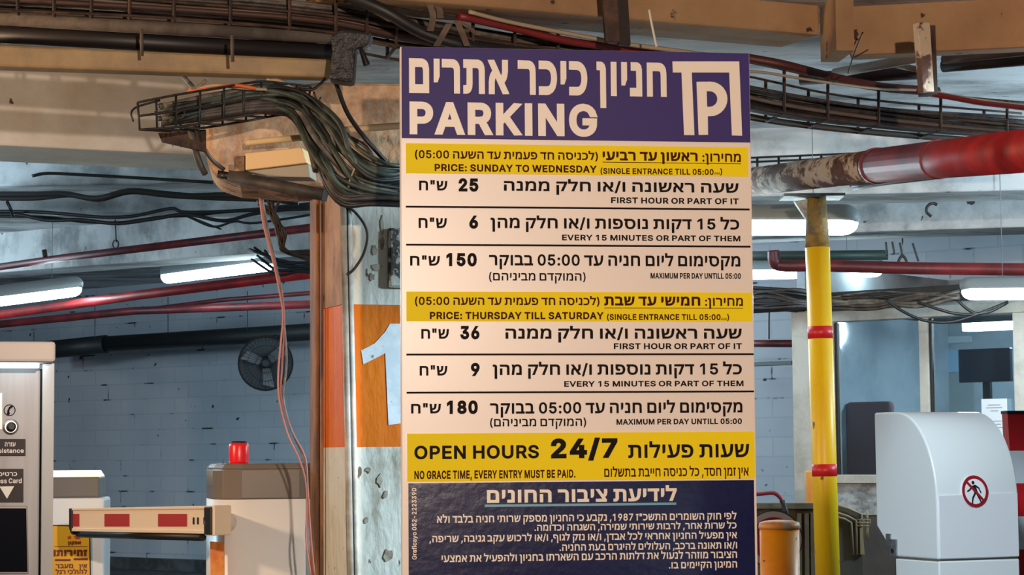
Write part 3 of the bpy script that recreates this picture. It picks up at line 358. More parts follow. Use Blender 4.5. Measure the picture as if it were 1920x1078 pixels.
# steel angle guard on the rear left edge
m = MB(); m.box((-.012, PDp-.045, ztop/2), (.02, .09, ztop)); m.box((-.016, PDp-.15, ztop/2), (.012, .018, ztop))
m.build('edge_guard', mat('rusty_painted_steel', (150, 104, 62), .7, col2=(84, 54, 34), scale=7, lo=.4, hi=.6, bump=.4, stretch=(1, 1, .25)), pillar, bevel=.004)['label'] = 'rusted steel edge guard'
m = MB()                                                      # flaked paint scales on the lit face
for x, y, sx, sy in ((712, 900, 8, 16), (722, 928, 6, 10), (690, 880, 6, 7), (706, 500, 12, 10), (702, 470, 7, 12), (716, 455, 5, 14), (698, 520, 6, 9), (728, 1040, 10, 14), (716, 420, 4, 22), (742, 470, 6, 6), (686, 975, 5, 6)):
    pts = []
    for k in range(9):
        an = 2*PI*k/9; rr = random.uniform(.5, 1.1); pts.append(PF.px(x+sx*rr*math.cos(an), y+sy*rr*math.sin(an)))
    m.prism(pts, -.004, 0)
m.build('paint_flakes', mat('flaked_paint', (178, 170, 152), .7, col2=(128, 112, 92), scale=14), pillar)['kind'] = 'stuff'
# conduits on the near corner
def conduit(xt, xb, r, mt, lab, off):
    mm = MB(); a = PF.px(xt, 386); b = PF.px(xb, 1078)
    A = PF.o+PF.u*a[0]+PF.n*off+Vector((0, 0, a[1])); B = PF.o+PF.u*b[0]+PF.n*off+Vector((0, 0, b[1])); B = A+(B-A)*(A.z/(A.z-B.z+1e-6)) if B.z > 0 else B
    mm.tube([A, B], r, 10, smooth=False); return tag(mm.build('conduit', mt), lab, 'conduit')
cgrey = mat('grey_conduit', (178, 174, 164), .5, col2=(140, 130, 116), scale=5)
cwhite = mat('pale_conduit', (226, 230, 226), .45, col2=(168, 176, 172), scale=5)
conduit(641, 655, .013, cgrey, 'grey conduit on the pillar edge nearer the orange left face', .018)
conduit(652, 667, .011, cwhite, 'pale conduit on the pillar edge nearer the painted number', .014)
conduit(647, 661, .004, black, 'thin black cable squeezed between the two pillar conduits', .02)
# junction box with flaking paint
jb = thing('junction_box', 'dark junction box with flaking white paint on the pillar beside the sign', 'junction box', PF.o+Vector((0, 0, PF.px(740, 540)[1])), PY)
u0_, v0_ = PF.px(727, 540); u1_, v1_ = PF.px(775, 430)
m = MB(); m.box(((u0_+u1_)/2, -.012, (v1_-v0_)/2), (u1_-u0_, .022, v1_-v0_)); m.build('housing', mat('flaking_box', (60, 58, 52), .6, col2=(190, 200, 196), scale=16, lo=.5, hi=.56, bump=.5), jb, bevel=.005)
m = MB(); m.box(((u0_+u1_)/2, -.027, (v1_-v0_)/2), (u1_-u0_-.012, .008, v1_-v0_-.012)); m.build('lid', MATS['flaking_box'], jb, bevel=.003)
# loose loop of cable on the pillar
m = MB(); m.tube([PF.o+PF.u*u+PF.n*.03+Vector((0, 0, v)) for u, v in PF.poly([(640, 384), (662, 400), (680, 425), (684, 450), (676, 480), (660, 505), (647, 516)])], .0055, 8)
tag(m.build('cable_loop', black), 'black cable looping out from the pillar conduit beside the flaking box', 'cable')

# beam head over the pillar: rough broken concrete
hd0 = P(386, 340, 8.35); zh0 = P(500, 345, 8.35).z; zh1 = P(500, 146, 8.35).z
HF = Frame((hd0.x, hd0.y, 0), math.radians(6))
m = MB()
pr = HF.poly([(384, 232), (392, 212), (440, 190), (520, 165), (600, 152), (1010, 158), (1010, 338), (640, 348), (560, 352), (450, 345), (405, 330), (386, 300)])
n = len(pr); YD = .5
m.prism(pr, 0, YD, smooth=False)
ob = struct(m.build('trim_10', rough_c, origin=(0, 0, 0))); ob.location = (hd0.x, hd0.y, 0); ob.rotation_euler = (0, 0, HF.yaw)
b_ = ob.modifiers.new('b', 'BEVEL'); b_.width = .03; b_.segments = 3
# raised pipe on the beam head, lamp box, dark channel
m = MB(); m.tube([P(462, 268, 8.25), P(520, 262, 8.22), P(600, 255, 8.2)], .013, 10); tag(m.build('conduit', mat('cream_conduit', (206, 178, 132), .6)), 'short cream conduit along the rough beam head above the box lamp', 'conduit')
m = MB(); m.tube([P(610, 248, 8.2), P(680, 241, 8.2), P(790, 233, 8.2)], .014, 10); tag(m.build('conduit', mat('tan_conduit', (178, 146, 108), .6)), 'tan conduit along the rough beam head running behind the price sign', 'conduit')
lf = Frame(P(520, 300, 8.05), math.radians(-6))
lb = thing('box_lamp', 'cream box lamp mounted under cables on rough beam head', 'lamp', lf.o, lf.yaw)
m = MB(); m.prism(lf.poly([(460, 287), (566, 276), (576, 305), (460, 319)]), 0, .16); m.build('housing', mat('cream_metal', (226, 190, 138), .5), lb, bevel=.004)
m = MB(); m.prism(lf.poly([(462, 319), (576, 306), (580, 331), (500, 330)]), .02, .15); m.build('diffuser', mat('dusty_diffuser', (160, 150, 132), .5), lb, bevel=.004)
m = MB(); m.prism(lf.poly([(432, 290), (460, 288), (460, 318), (434, 318)]), .05, .14); m.build('bracket', mat('lamp_bracket', (190, 156, 112), .6, col2=(120, 90, 64), scale=10), lb, bevel=.003)
m = MB(); A = P(432, 331, 8.1); B = P(610, 366, 7.95); m.tube([A, B], .031, 4, smooth=False)
m.tube([A+(A-B).normalized()*.001, A+(A-B).normalized()*.05], .02, 4, 1, smooth=False)
tag(m.build('cable_channel', [mat('brown_channel', (70, 62, 54), .6, col2=(44, 36, 32), scale=9), rubber]), 'dark square cable channel below the cream box lamp', 'channel')

# ================================================================== PRICE SIGN
SG = Frame((P(1080, 540, 7.2).x, P(1080, 540, 7.2).y, 0), math.radians(8))
sign = thing('parking_sign', 'tall parking price sign with purple header, yellow bands and navy notice', 'sign', SG.o, SG.yaw)
sw = mat('sign_white', (240, 222, 206), .32, coat=.3)
spurple = mat('sign_purple', (58, 42, 108), .5, spec=.2)
syellow = mat('sign_yellow', (255, 222, 0), .55, spec=.15)
snavy = mat('sign_navy', (9, 13, 66), .2, spec=.4, bump=.05, bump_scale=24)
sink = mat('sign_black_ink', (20, 10, 9), .6, spec=.1); smaroon = mat('sign_maroon_ink', (66, 14, 8), .6, spec=.1)
sletw = mat('sign_white_vinyl', (244, 226, 206), .35); steal = mat('sign_teal_vinyl', (92, 158, 182), .4)
m = MB()
bb = SG.poly([(751, 87), (1406, 101), (1413, 260), (1423, 1078)])
vt = SG.px(751, 87)[1]; ul = SG.px(752, 500)[0]; ur = SG.px(1412, 500)[0]; vb = .42
m.box(((ul+ur)/2, .022, (vt+vb)/2), (ur-ul, .04, vt-vb)); m.build('back_board', sw, sign, bevel=.003)
def rect(xl, xr, yt, yb, x2l=None, x2r=None):
    return (SG.px(xl, (yt+yb)/2)[0], SG.px(xr, (yt+yb)/2)[0], SG.px((xl+xr)/2, yb)[1], SG.px((xl+xr)/2, yt)[1])
def panel(name, R, mt, y0=-.0005):
    a, b, c, d = R; mm = MB(); mm.prism([(a, c), (b, c), (b, d), (a, d)], y0, .002); return mm.build(name, mt, sign)
def T(parent, mt, t, xl, xr, yb, yt, off=.012):
    mb = MB(); put_px(mb, SG, t, xl, xr, yb, yt, off, -.0014); return mb.build('text_line', mt, parent)
hp = panel('header_panel', rect(753, 1405.5, 94, 263), spurple)
T(hp, sletw, 'חניון כיכר אתרים', 767, 1250, 178, 113.5, .035)
T(hp, sletw, 'PARKING', 768, 1121, 254, 193, .036)
m = MB(); LG = lambda pts: SG.poly([(960+x/3.9917, y/3.9917) for x, y in pts])
m.prism(LG([(1200, 460), (1700, 460), (1722, 1016), (1645, 1014), (1625, 543), (1345, 543), (1365, 1012), (1287, 1011), (1268, 543), (1203, 543)]), -.0012, 0)
def arc(cx, cy, rx, ry, a0, a1, n=14): return [(cx+rx*math.cos(a0+(a1-a0)*i/n), cy+ry*math.sin(a0+(a1-a0)*i/n)) for i in range(n+1)]
outer = [(1380, 612)] + arc(1482, 741, 130, 130, -PI/2, PI/2) + [(1465, 871), (1467, 1010), (1396, 1010)]
inner = [(1456, 683)] + arc(1478, 741, 58, 58, -PI/2, PI/2) + [(1460, 799)]
def ring_poly(mb, outer, inner, y0, y1, mi=0):         # polygon with a hole, triangulated by bmesh
    bm = bmesh.new()
    es = []
    for poly in (outer, inner):
        vv = [bm.verts.new((p[0], y0, p[1])) for p in poly]
        es += [bm.edges.new((vv[i], vv[(i+1) % len(vv)])) for i in range(len(vv))]
    bmesh.ops.triangle_fill(bm, use_beauty=True, edges=es)
    bm.verts.ensure_lookup_table(); bm.verts.index_update()
    fs = []
    for f in bm.faces:
        vi = [v.index for v in f.verts]
        if f.normal.y > 0: vi = vi[::-1]
        fs.append(vi)
    mb.add([v.co.copy() for v in bm.verts], fs, mi); bm.free()
ring_poly(m, LG(outer), LG(inner), -.0012, 0)
m.build('logo', sletw, hp)['label'] = 'white letter P under a roof shaped emblem'
def priceband(R, lines, ink, under):
    p = panel('price_band', R, syellow); mm = MB()
    for l in lines: T(p, ink, *l)
    for xl, xr, y, h in under:
        a, b, c, d = rect(xl, xr, y-h/2, y+h/2); mm.prism([(a, c), (b, c), (b, d), (a, d)], -.0012, 0)
    mm.build('underline', ink, p); return p
priceband(rect(761, 1403, 272.5, 328), [('מחירון:', 1317, 1389, 303.5, 288, .02), ('ראשון עד רביעי', 1130, 1308, 301.5, 285, .03),
    ('(לכניסה חד פעמית עד השעה 05:00)', 778, 1121, 298.5, 284.5, .02), ('PRICE: SUNDAY TO WEDNESDAY', 815, 1119, 322.5, 309, .03),
    ('(SINGLE ENTRANCE TILL 05:00', 1126, 1338, 327, 316, .026), ('AM', 1338.5, 1349, 327.5, 323, .01), (')', 1350, 1354, 327, 316, .014)], smaroon, [(1130, 1389, 305.5, 1.3)])
priceband(rect(762, 1410, 547.5, 602.5), [('מחירון:', 1322, 1393, 573.5, 558.5, .02), ('חמישי עד שבת', 1133, 1313, 573, 556, .03),
    ('(לכניסה חד פעמית עד השעה 05:00)', 778, 1124, 572, 558, .02), ('PRICE: THURSDAY TILL SATURDAY', 806, 1132, 598.5, 585, .03),
    ('(SINGLE ENTRANCE TILL 05:00', 1138, 1351, 600, 589, .026), ('AM', 1351.5, 1362, 600.5, 596, .01), (')', 1363, 1367, 600, 589, .014)], smaroon, [(1133, 1393, 577.5, 1.3)])
rows = [
 [('שעה ראשונה ו/או חלק ממנה', 945, 1385, 359.5, 341.5, .02), ('25', 860, 897, 359, 334.5, .042), ('ש"ח', 786, 839, 357, 339, .02), ('FIRST HOUR OR PART OF IT', 1146, 1385, 382, 371, .024)],
 [('כל 15 דקות נוספות ו/או חלק מהן', 920, 1386, 429, 410, .02), ('6', 880, 896.5, 428.5, 404, .042), ('ש"ח', 785, 838, 427.5, 409, .02), ('EVERY 15 MINUTES OR PART OF THEM', 1054, 1388, 451.5, 441, .024)],
 [('מקסימום ליום חניה עד 05:00 בבוקר', 917, 1388, 498.5, 479, .02), ('150', 837, 894, 499, 474.5, .042), ('ש"ח', 769, 825, 498, 480, .02), ('(המוקדם מביניהם)', 917, 1098, 526, 512, .012), ('MAXIMUM PER DAY UNTILL 05:00', 1220, 1389, 522.5, 512, .026)],
 [('שעה ראשונה ו/או חלק ממנה', 948, 1391, 635, 616, .02), ('36', 863, 899, 636, 611, .042), ('ש"ח', 790, 842, 635, 617, .02), ('FIRST HOUR OR PART OF IT', 1151, 1391, 654.5, 643.5, .024)],
 [('כל 15 דקות נוספות ו/או חלק מהן', 924, 1391, 702.5, 683, .02), ('9', 883, 899.5, 705, 680.5, .042), ('ש"ח', 787, 839, 704, 686, .02), ('EVERY 15 MINUTES OR PART OF THEM', 1058, 1394, 724.5, 714, .024)],
 [('מקסימום ליום חניה עד 05:00 בבוקר', 919, 1392, 774.5, 755, .02), ('180', 838, 896, 776, 751, .042), ('ש"ח', 771, 827, 775, 757, .02), ('(המוקדם מביניהם)', 919, 1099, 799, 785, .012), ('MAXIMUM PER DAY UNTILL 05:00', 1156, 1391, 795.5, 785, .026)]]
for r in rows:
    for l in r: T(sign, sink, *l)
for xl, xr, y in ((761, 1405.5, 390), (761.5, 1407, 460.5), (762, 1413, 664.3), (762.5, 1413.5, 735)):
    panel('rule_line', rect(xl, xr, y-1.7, y+1.7), sink, -.001)
hb = panel('hours_band', rect(763.5, 1415, 811, 900), syellow)
T(hb, sink, 'OPEN HOURS', 777, 1010.5, 860, 835, .026); T(hb, sink, '24/7', 1033, 1158, 859, 822, .04); T(hb, sink, 'שעות פעילות', 1178, 1405, 858, 833, .02)
T(hb, smaroon, 'NO GRACE TIME, EVERY ENTRY MUST BE PAID.', 777, 1079, 897, 881.5, .03); T(hb, smaroon, 'אין זמן חסד, כל כניסה חייבת בתשלום', 1133, 1404, 893, 877.5, .018)
a, b, c, d = rect(766, 1415, 903, 1078); npnl = panel('notice_panel', (a, b, vb+.06, d), snavy); m = MB()
T(npnl, sletw, 'לידיעת ציבור החונים', 913, 1269, 941, 917, .03)
for l in [('לפי חוק השומרים התשכ"ז 1987, נקבע כי החניון מספק שרותי חניה בלבד ולא', 819, 1381, 977, 964.5, .02),
          ('כל שרות אחר, לרבות שירותי שמירה, השגחה וכדומה.', 1002, 1381, 993, 981.5, .02),
          ('אין מפעיל החניון אחראי לכל אבדן, ו/או נזק לגוף, ו/או לרכוש עקב גניבה, שריפה,', 805, 1382, 1013, 1001, .02),
          ('ו/או תאונה ברכב, העלולים להיגרם בעת החניה.', 1049, 1382, 1030.5, 1018.5, .02),
          ('הציבור מוזהר לנעול את דלתות הרכב עם השארתו בחניון ולהפעיל את אמצעי', 828, 1382, 1050, 1037.5, .02),
          ('המיגון הקיימים בו.', 1254, 1382, 1065, 1053, .02)]: T(npnl, sletw, *l)
L_ = SG.px(778, 1049)[1]; H_ = SG.px(778, 915)[1]; ub = SG.px(781, 1000)[0]; ut = SG.px(772.5, 1000)[0]
mm = MB(); put(mm, 'Graficayo 052-2223390', 0, H_-L_, 0, ub-ut, .02)
m.add([(ub-v.z, v.y-.0003, L_+v.x) for v in mm.v], mm.f)
m.build('text_line', sletw, npnl)
a, b, c, d = rect(909, 1268, 944, 948.5); m = MB(); m.prism([(a, c), (b, c), (b, d), (a, d)], -.0012, 0); m.build('underline', steal, npnl)
for uu in (ul+.18, ur-.18):
    m = MB(); m.box((uu, .075, 1.15), (.06, .06, 2.3)); m.build('post', mat('galvanised_post', (150, 150, 148), .5, .6), sign, bevel=.004)

# ================================================================== more helpers
def world(mb, parent):
    """re-express a mesh drawn in world coordinates in its thing's own coordinates"""
    mt = (Matrix.Translation(parent.location) @ parent.rotation_euler.to_matrix().to_4x4()).inverted()
    mb.v = [mt @ v for v in mb.v]; return mb
def pipe(pts, r, mt, name, label, cat='pipe', group=None, n=12, smooth=False):
    m = MB(); m.tube(pts, r, n, smooth=smooth); return tag(m.build(name, mt), label, cat, group)
def cable(pts, r, mt, label, group=None, name='cable', cat='cable', n=6, k=5):
    m = MB(); m.tube(pts, r, n, k=k); return tag(m.build(name, mt), label, cat, group)
def lerp(a, b, t): return a+(b-a)*t
def along(pts, t):
    n = len(pts)-1; i = min(int(t*n), n-1); return pts[i].lerp(pts[i+1], t*n-i)
def rplan(w, d, r, n=6):                 # rounded plan, front at -y; centred on x
    out = []
    for cx, cy, a0 in ((w/2-r, -d+r, -PI/2), (w/2-r*.4, -r*.4, 0), (-w/2+r*.4, -r*.4, PI/2), (-w/2+r, -d+r, PI)):
        rr = r if cy < -d/2 else r*.4
        out += [(cx+rr*math.cos(a0+PI/2*i/n), cy+rr*math.sin(a0+PI/2*i/n)) for i in range(n+1)]
    return out
def extrude_plan(mb, plan, z0, z1, s1=1, mi=0, smooth=True, sc=None):
    n = len(plan); cy = sum(p[1] for p in plan)/n
    vs = [(x, y, z0) for x, y in plan]+[(x*s1, cy+(y-cy)*s1, z1) for x, y in plan]
    mb.add(vs, [tuple(range(n))[::-1], tuple(range(n, 2*n))], mi); b = len(mb.v)-2*n
    for i in range(n):
        j = (i+1) % n; mb.f.append([b+i, b+j, b+n+j, b+n+i]); mb.m.append(mi); mb.sm.append(smooth)
    return mb

# ================================================================== FLUORESCENT FITTINGS
tube_on = mat('lit_diffuser', (240, 250, 255), .4, emit=(.72, .93, 1), strength=32)
hous = mat('grey_lamp_housing', (120, 128, 130), .5)
def luminaire(A, B, wd, label, group='lit fluorescent fittings'):
    A = Vector(A); B = Vector(B); L = (B-A).length; ax = (B-A).normalized()
    t = thing('fluorescent_light', label, 'ceiling light', (A+B)/2, 0, group)
    r = wd/2
    prof = lambda rr, l: [(rr*math.sin(PI/2*i/6), -l/2+rr*1.3*(1-math.cos(PI/2*i/6))) for i in range(7)]+[(rr*math.sin(PI/2*i/6), l/2-rr*1.3*(1-math.cos(PI/2*i/6))) for i in range(6, -1, -1)]
    p = [(max(a, .002), b) for a, b in prof(r, L)]
    m = MB(); m.lathe(p, (0, 0, -.012), 18, axis=ax); m.build('diffuser', tube_on, t)['label'] = 'glowing white diffuser'
    p = [(max(a, .002), b) for a, b in prof(r*1.04, L*1.02)]
    m = MB(); m.lathe(p, (0, 0, .022), 18, axis=ax); m.build('housing', hous, t)
    for q in (-.3, .3):
        c = ax*L*q; h = max(ZC-((A+B)/2).z+.0, .1)
        m = MB(); m.tube([c+Vector((0, 0, r)), c+Vector((0, 0, h))], .0022, 5, smooth=False); m.build('hanger', hous, t)
    return t
luminaire(P(-130, 572, 15.4), P(150, 537, 16.6) , .125, 'lit fluorescent fitting at far left edge over the ticket machine')
luminaire(P(309, 516, 18.2), P(507, 490, 16.4), .125, 'lit fluorescent fitting left of the hanging pink wires')
luminaire(P(1200, 414, 11.2), P(1609, 414, 10.95), .125, 'largest lit fluorescent fitting behind the top of the yellow pole')
luminaire(P(1330, 510, 14.4), P(1655, 503, 14), .09, 'lit fluorescent fitting partly hidden by the thin red pipe behind the yellow pole')
luminaire(P(1803, 543, 12), P(2200, 540, 11.6), .095, 'lit fluorescent fitting above the booth at the right edge')

# ================================================================== PIPES
pipe([P(-40, 506, 16.4), P(120, 483, 15.6), P(600, 425, 13.35)], .027, dredp, 'sprinkler_pipe', 'highest dark red sprinkler pipe at left, hung from a ring rod')
pipe([P(-40, 596, 17.5), P(260, 553, 16.2), P(600, 511, 15)], .036, redp, 'sprinkler_pipe', 'bright red pipe running just under the lit left fitting')
pipe([P(-40, 612, 20), P(250, 583, 19), P(600, 570, 18)], .035, dredp, 'sprinkler_pipe', 'dark red pipe between the bright red pipe and the wide black pipe')
pipe([P(120, 600, 20.5), P(420, 562, 19.4), P(600, 548, 18.9)], .02, dredp, 'sprinkler_pipe', 'thin dark red pipe just under the bright red pipe at left')
m = MB(); m.tube([P(60, 659, 22.6), P(200, 645, 22.2)], .095, 14, smooth=False); m.tube([P(200, 645, 22.2), P(620, 620, 20.4)], .083, 14, smooth=False)
tag(m.build('drain_pipe', blackp), 'wide black drain pipe running above the wall fan', 'pipe')
for i, (x, y, d, y2) in enumerate(((178, 585, 20, 632), (315, 583, 20, 620), (464, 572, 19.5, 615))):
    cable([P(x, y-26, d), P(x, (y+y2)/2, d), P(x, y2+4, d)], .004, wire, ['thin hanger rod of the wide black pipe, leftmost', 'thin hanger rod of the wide black pipe, middle one', 'thin hanger rod of the wide black pipe, above the fan'][i], 'hanger rods of the black pipe', 'hanger_rod', 'rod')
t = thing('pipe_hanger', 'black hanger rod with a ring on the highest red pipe at left', 'hanger', P(217, 450, 15.1)); q = t.location
m = MB(); m.tube([P(216, 412, 15.1)-q, P(218, 454, 15.1)-q], .005, 6, smooth=False); m.build('rod', wire, t)
m = MB(); m.tube([Vector((.021*math.cos(a), 0, -.03+.03*math.sin(a))) for a in [2*PI*i/12 for i in range(13)]], .0045, 6, smooth=False); m.build('ring', wire, t)
m = MB(); m.tube([P(83, 468, 15.75), P(85, 482, 15.75)], .02, 6, smooth=False); tag(m.build('pipe_clamp', wire), 'dark clamp on the highest red pipe near the left edge', 'clamp')
# right: the great red pipe with its rusty stripped stretch
A = P(1960, 279, 7.2); B = P(1640, 311, 9.5); C_ = P(1385, 344, 11)
t = thing('fire_main_pipe', 'thick red pipe at right whose far stretch is stripped and rusty', 'pipe', B)
m = MB(); m.tube([A-B, Vector((0, 0, 0))], .077, 20, smooth=False); m.build('painted_length', redp, t)
peel = mat('stripped_pipe', (96, 62, 46), .75, col2=(196, 174, 150), scale=7, lo=.5, hi=.56, spots=(50, 34, 28), spot_scale=20, spot_lo=.62, bump=.4)
m = MB(); m.tube([Vector((0, 0, 0)), C_-B], .074, 20, smooth=False, r2=.07); m.build('stripped_length', peel, t)['label'] = 'rusty stretch with peeling pale paint'
dd = (A-B).normalized()
for s_, r_ in ((.02, .082), (1.0, .08)):
    m = MB(); m.tube([dd*(s_), dd*(s_+.045)], r_, 20, smooth=False); m.build('coupling', redp, t)
for s_ in (.55, 1.25):
    m = MB(); m.tube([dd*s_+Vector((-.02, -.07, .01)), dd*s_+Vector((-.03, -.09, .012))], .012, 8, smooth=False); m.build('bolt', redp, t)
# red pipe with elbow behind the yellow pole and green pipe above it
m = MB(); m.tube([P(1450, 470, 12.6), P(1452, 488, 12.6), P(1466, 498, 12.6), P(1540, 498, 12.5), P(1720, 503, 12.2), P(2000, 506, 11.8)], .036, 12)
tag(m.build('sprinkler_pipe', dredp), 'dark red pipe with an elbow passing behind the yellow pole', 'pipe')
pipe([P(1380, 480, 13), P(1665, 478, 12.8)], .03, mat('green_pipe', (44, 62, 56), .5), 'drain_pipe', 'dark green pipe just above the red elbow pipe')
pipe([P(1380, 644, 17.4), P(1500, 644, 17)], .03, dredp, 'sprinkler_pipe', 'dark red pipe in the gap between sign and yellow pole')
cable([P(1443, 560, 17), P(1442, 600, 17), P(1442, 636, 17)], .006, wire, 'black hanger rod over the red pipe in the gap beside the sign', None, 'hanger_rod', 'rod')
m = MB(); m.box(P(1440, 682, 17.2), (.5, .12, .03), BW); tag(m.build('wall_shelf', hous), 'narrow grey shelf on the far wall beside the sign', 'shelf')
for i, (x0, y0, x1, y1) in enumerate(((1661, 454, 1663, 480), (1673, 453, 1677, 477), (1687, 455, 1692, 480), (1711, 456, 1722, 490))):
    cable([P(x0, y0, 12.3), P((x0+x1)/2, (y0+y1)/2, 12.3), P(x1, y1, 12.3)], .006, black, ['leftmost', 'second', 'third', 'slanted last'][i]+' of four short black rods over the red elbow pipe', 'short black rods', 'hanger_rod', 'rod')
m = MB(); m.tube([P(1692, 478, 12.3), P(1686, 486, 12.3), P(1684, 494, 12.3)], .008, 6); m.tube([P(1692, 478, 12.3), P(1698, 486, 12.3), P(1700, 494, 12.3)], .008, 6); tag(m.build('pipe_clamp', black), 'small black forked clamp on the red elbow pipe', 'clamp')
cable([P(1757, 384, 12.5), P(1748, 381, 12.5), P(1739, 387, 12.5), P(1737, 397, 12.5), P(1746, 406, 12.5)], .009, black, 'black open hook hanging from the ceiling at right', None, 'hook', 'hook')

# ================================================================== UNLIT BATTEN, top left
t = thing('batten_light', 'long unlit ceiling fitting with dusty cream reflector at upper left', 'ceiling light', P(300, 100, 7.9)); q = t.location
def rail(y0, y1, rr, nm, mt, n=10, x0=-80, x1=622, dd=0):
    m = MB(); m.tube([P(x0, y0, 7.75+dd)-q, P(x1, y1, 8.05+dd)-q], rr, n, smooth=False); return m.build(nm, mt, t)
rail(30, 70, .026, 'spine', mat('dusty_spine', (104, 92, 80), .8, col2=(76, 66, 58), scale=8))
rail(60, 99, .034, 'dark_tube', mat('dead_tube', (34, 28, 27), .5), dd=.05)
Aq, Bq = P(-80, 101, 7.72)-q, P(622, 128, 8.02)-q
dx = (Bq-Aq).normalized(); nn = Vector((dx.y, -dx.x, 0))
m = MB(); hh = .042
m.hexa([Aq-Vector((0, 0, hh)), Bq-Vector((0, 0, hh*.85)), Bq-Vector((0, 0, hh*.85))-nn*.09, Aq-Vector((0, 0, hh))-nn*.09], [Aq+Vector((0, 0, hh)), Bq+Vector((0, 0, hh*.85)), Bq+Vector((0, 0, hh*.85))-nn*.09, Aq+Vector((0, 0, hh))-nn*.09])
m.build('reflector', mat('cream_reflector', (158, 130, 86), .55, col2=(132, 108, 74), scale=5), t, bevel=.01)
for x in (265, 435):
    m = MB(); z = 30+40*x/620
    m.tube([P(x, z+8, 7.74)-q, P(x+1, z+58, 7.76)-q], .007, 6, smooth=False); m.build('clip', mat('dusty_clip', (86, 72, 62), .7), t)
# black wrap at its end
t = thing('tape_wrap', 'black tape wrapped around the end of the unlit batten beside the sign', 'wrap', P(642, 120, 7.85)); q = t.location
m = MB()
ww = [(622, 70), (640, 60), (668, 62), (700, 66), (690, 92), (668, 96), (664, 158), (645, 157), (617, 151), (624, 100)]
F_ = Frame(q, .1); m.prism([(a, b) for a, b in F_.poly(ww)], -.05, .06); m.build('wrapping', mat('wrinkled_tape', (34, 32, 32), .45, bump=.8, bump_scale=30), t, bevel=.012)
m = MB(); m.tube([P(676, 92, 7.84)-q, P(681, 104, 7.84)-q, P(688, 122, 7.84)-q], .006, 8, r2=.013); m.build('loose_end', rubber, t)

# ================================================================== CABLE TRAYS
tray_b = [P(x, y, d) for x, y, d in ((-60, 18, 7.7), (120, 24, 7.75), (320, 34, 7.85), (600, 58, 8), (760, 88, 8.15), (960, 112, 8.4), (1180, 138, 8.7), (1410, 200, 9.1), (1640, 232, 9.45), (1960, 258, 9.9))]
tray_t = [P(x, y, d) for x, y, d in ((-60, -62, 7.7), (120, -50, 7.75), (320, -34, 7.85), (600, -10, 8), (760, 14, 8.15), (960, 48, 8.4), (1180, 82, 8.7), (1410, 118, 9.1), (1640, 165, 9.45), (1960, 196, 9.9))]
t = thing('cable_tray', 'long sagging wire cable tray crossing the top behind the sign', 'cable tray', tray_b[4]); q = t.location
sm_b = crom(tray_b, 6); sm_t = crom(tray_t, 6); back = Vector((-.05, .26, 0))
for o_ in (Vector(), back):
    for f_ in (0, .45, 1):
        m = MB(); m.tube([a.lerp(b, f_)+o_-q for a, b in zip(sm_b, sm_t)], .0055, 6, smooth=False); m.build('long_wire', rust, t)
for i in range(24):
    f_ = (i+.4)/24; a, b = along(sm_b, f_), along(sm_t, f_)
    m = MB(); m.tube([b-q, a-q, a+back-q, b+back-q], .0075, 6, smooth=False); m.build('cross_wire', rust, t)
mats_t = [darkc, greyc, black, darkc, mat('taupe_sheath', (104, 88, 74), .6), mat('brown_sheath', (70, 44, 34), .6), greyc]
for i in range(26):
    mt = mats_t[i % 7]; fz = random.uniform(.12, .95) if i > 9 else random.uniform(.35, .95); oy = random.uniform(.03, .24)
    pts = []
    for j in range(10):
        a, b = tray_b[j], tray_t[j]
        ff = min(max(fz+random.uniform(-.13, .13)-(.3 if j > 6 else 0), .3 if j < 5 else .04), .98)
        pts.append(a.lerp(b, ff)+back*(oy/.26))
    cable(pts, random.uniform(.007, .015), mt, 'dusty cable lying in the long wire tray across the top', 'cables in the long top tray')
cable([P(1395, 133, 9), P(1440, 137, 9.05), P(1520, 150, 9.1), P(1640, 166, 9.35), P(1730, 170, 9.5), P(1830, 186, 9.65), P(1940, 200, 9.8)], .006, tanc, 'thin pale wire clipped along the top of the right tray')
cable([P(1395, 108, 9.3), P(1470, 122, 9.3), P(1560, 145, 9.4), P(1650, 163, 9.5), P(1760, 172, 9.6)], .021, mat('maroon_sheath', (84, 34, 30), .5), 'thick maroon cable above the right tray beside the sign')
cable([P(1720, 172, 9.3), P(1780, 182, 9.35), P(1840, 193, 9.4), P(1892, 199, 9.45), P(1950, 206, 9.5)], .012, redc, 'red cable on top of the right tray near the frame edge')
cable([P(640, -14, 7.9), P(720, 20, 7.9), P(790, 60, 7.95), P(870, 85, 8), P(960, 98, 8.1), P(1100, 115, 8.3)], .024, black, 'thick black cable dropping out of the tray behind the sign top')
cable([P(880, 22, 8.2), P(950, 40, 8.3), P(1050, 60, 8.4), P(1170, 82, 8.5), P(1290, 98, 8.6), P(1400, 116, 8.8)], .009, tanc, 'tan cable running along just above the purple header')
cable([P(860, 30, 8.2), P(960, 52, 8.35), P(1060, 76, 8.45), P(1180, 92, 8.6), P(1330, 106, 8.7)], .016, redc, 'dark red cable just above the purple header')
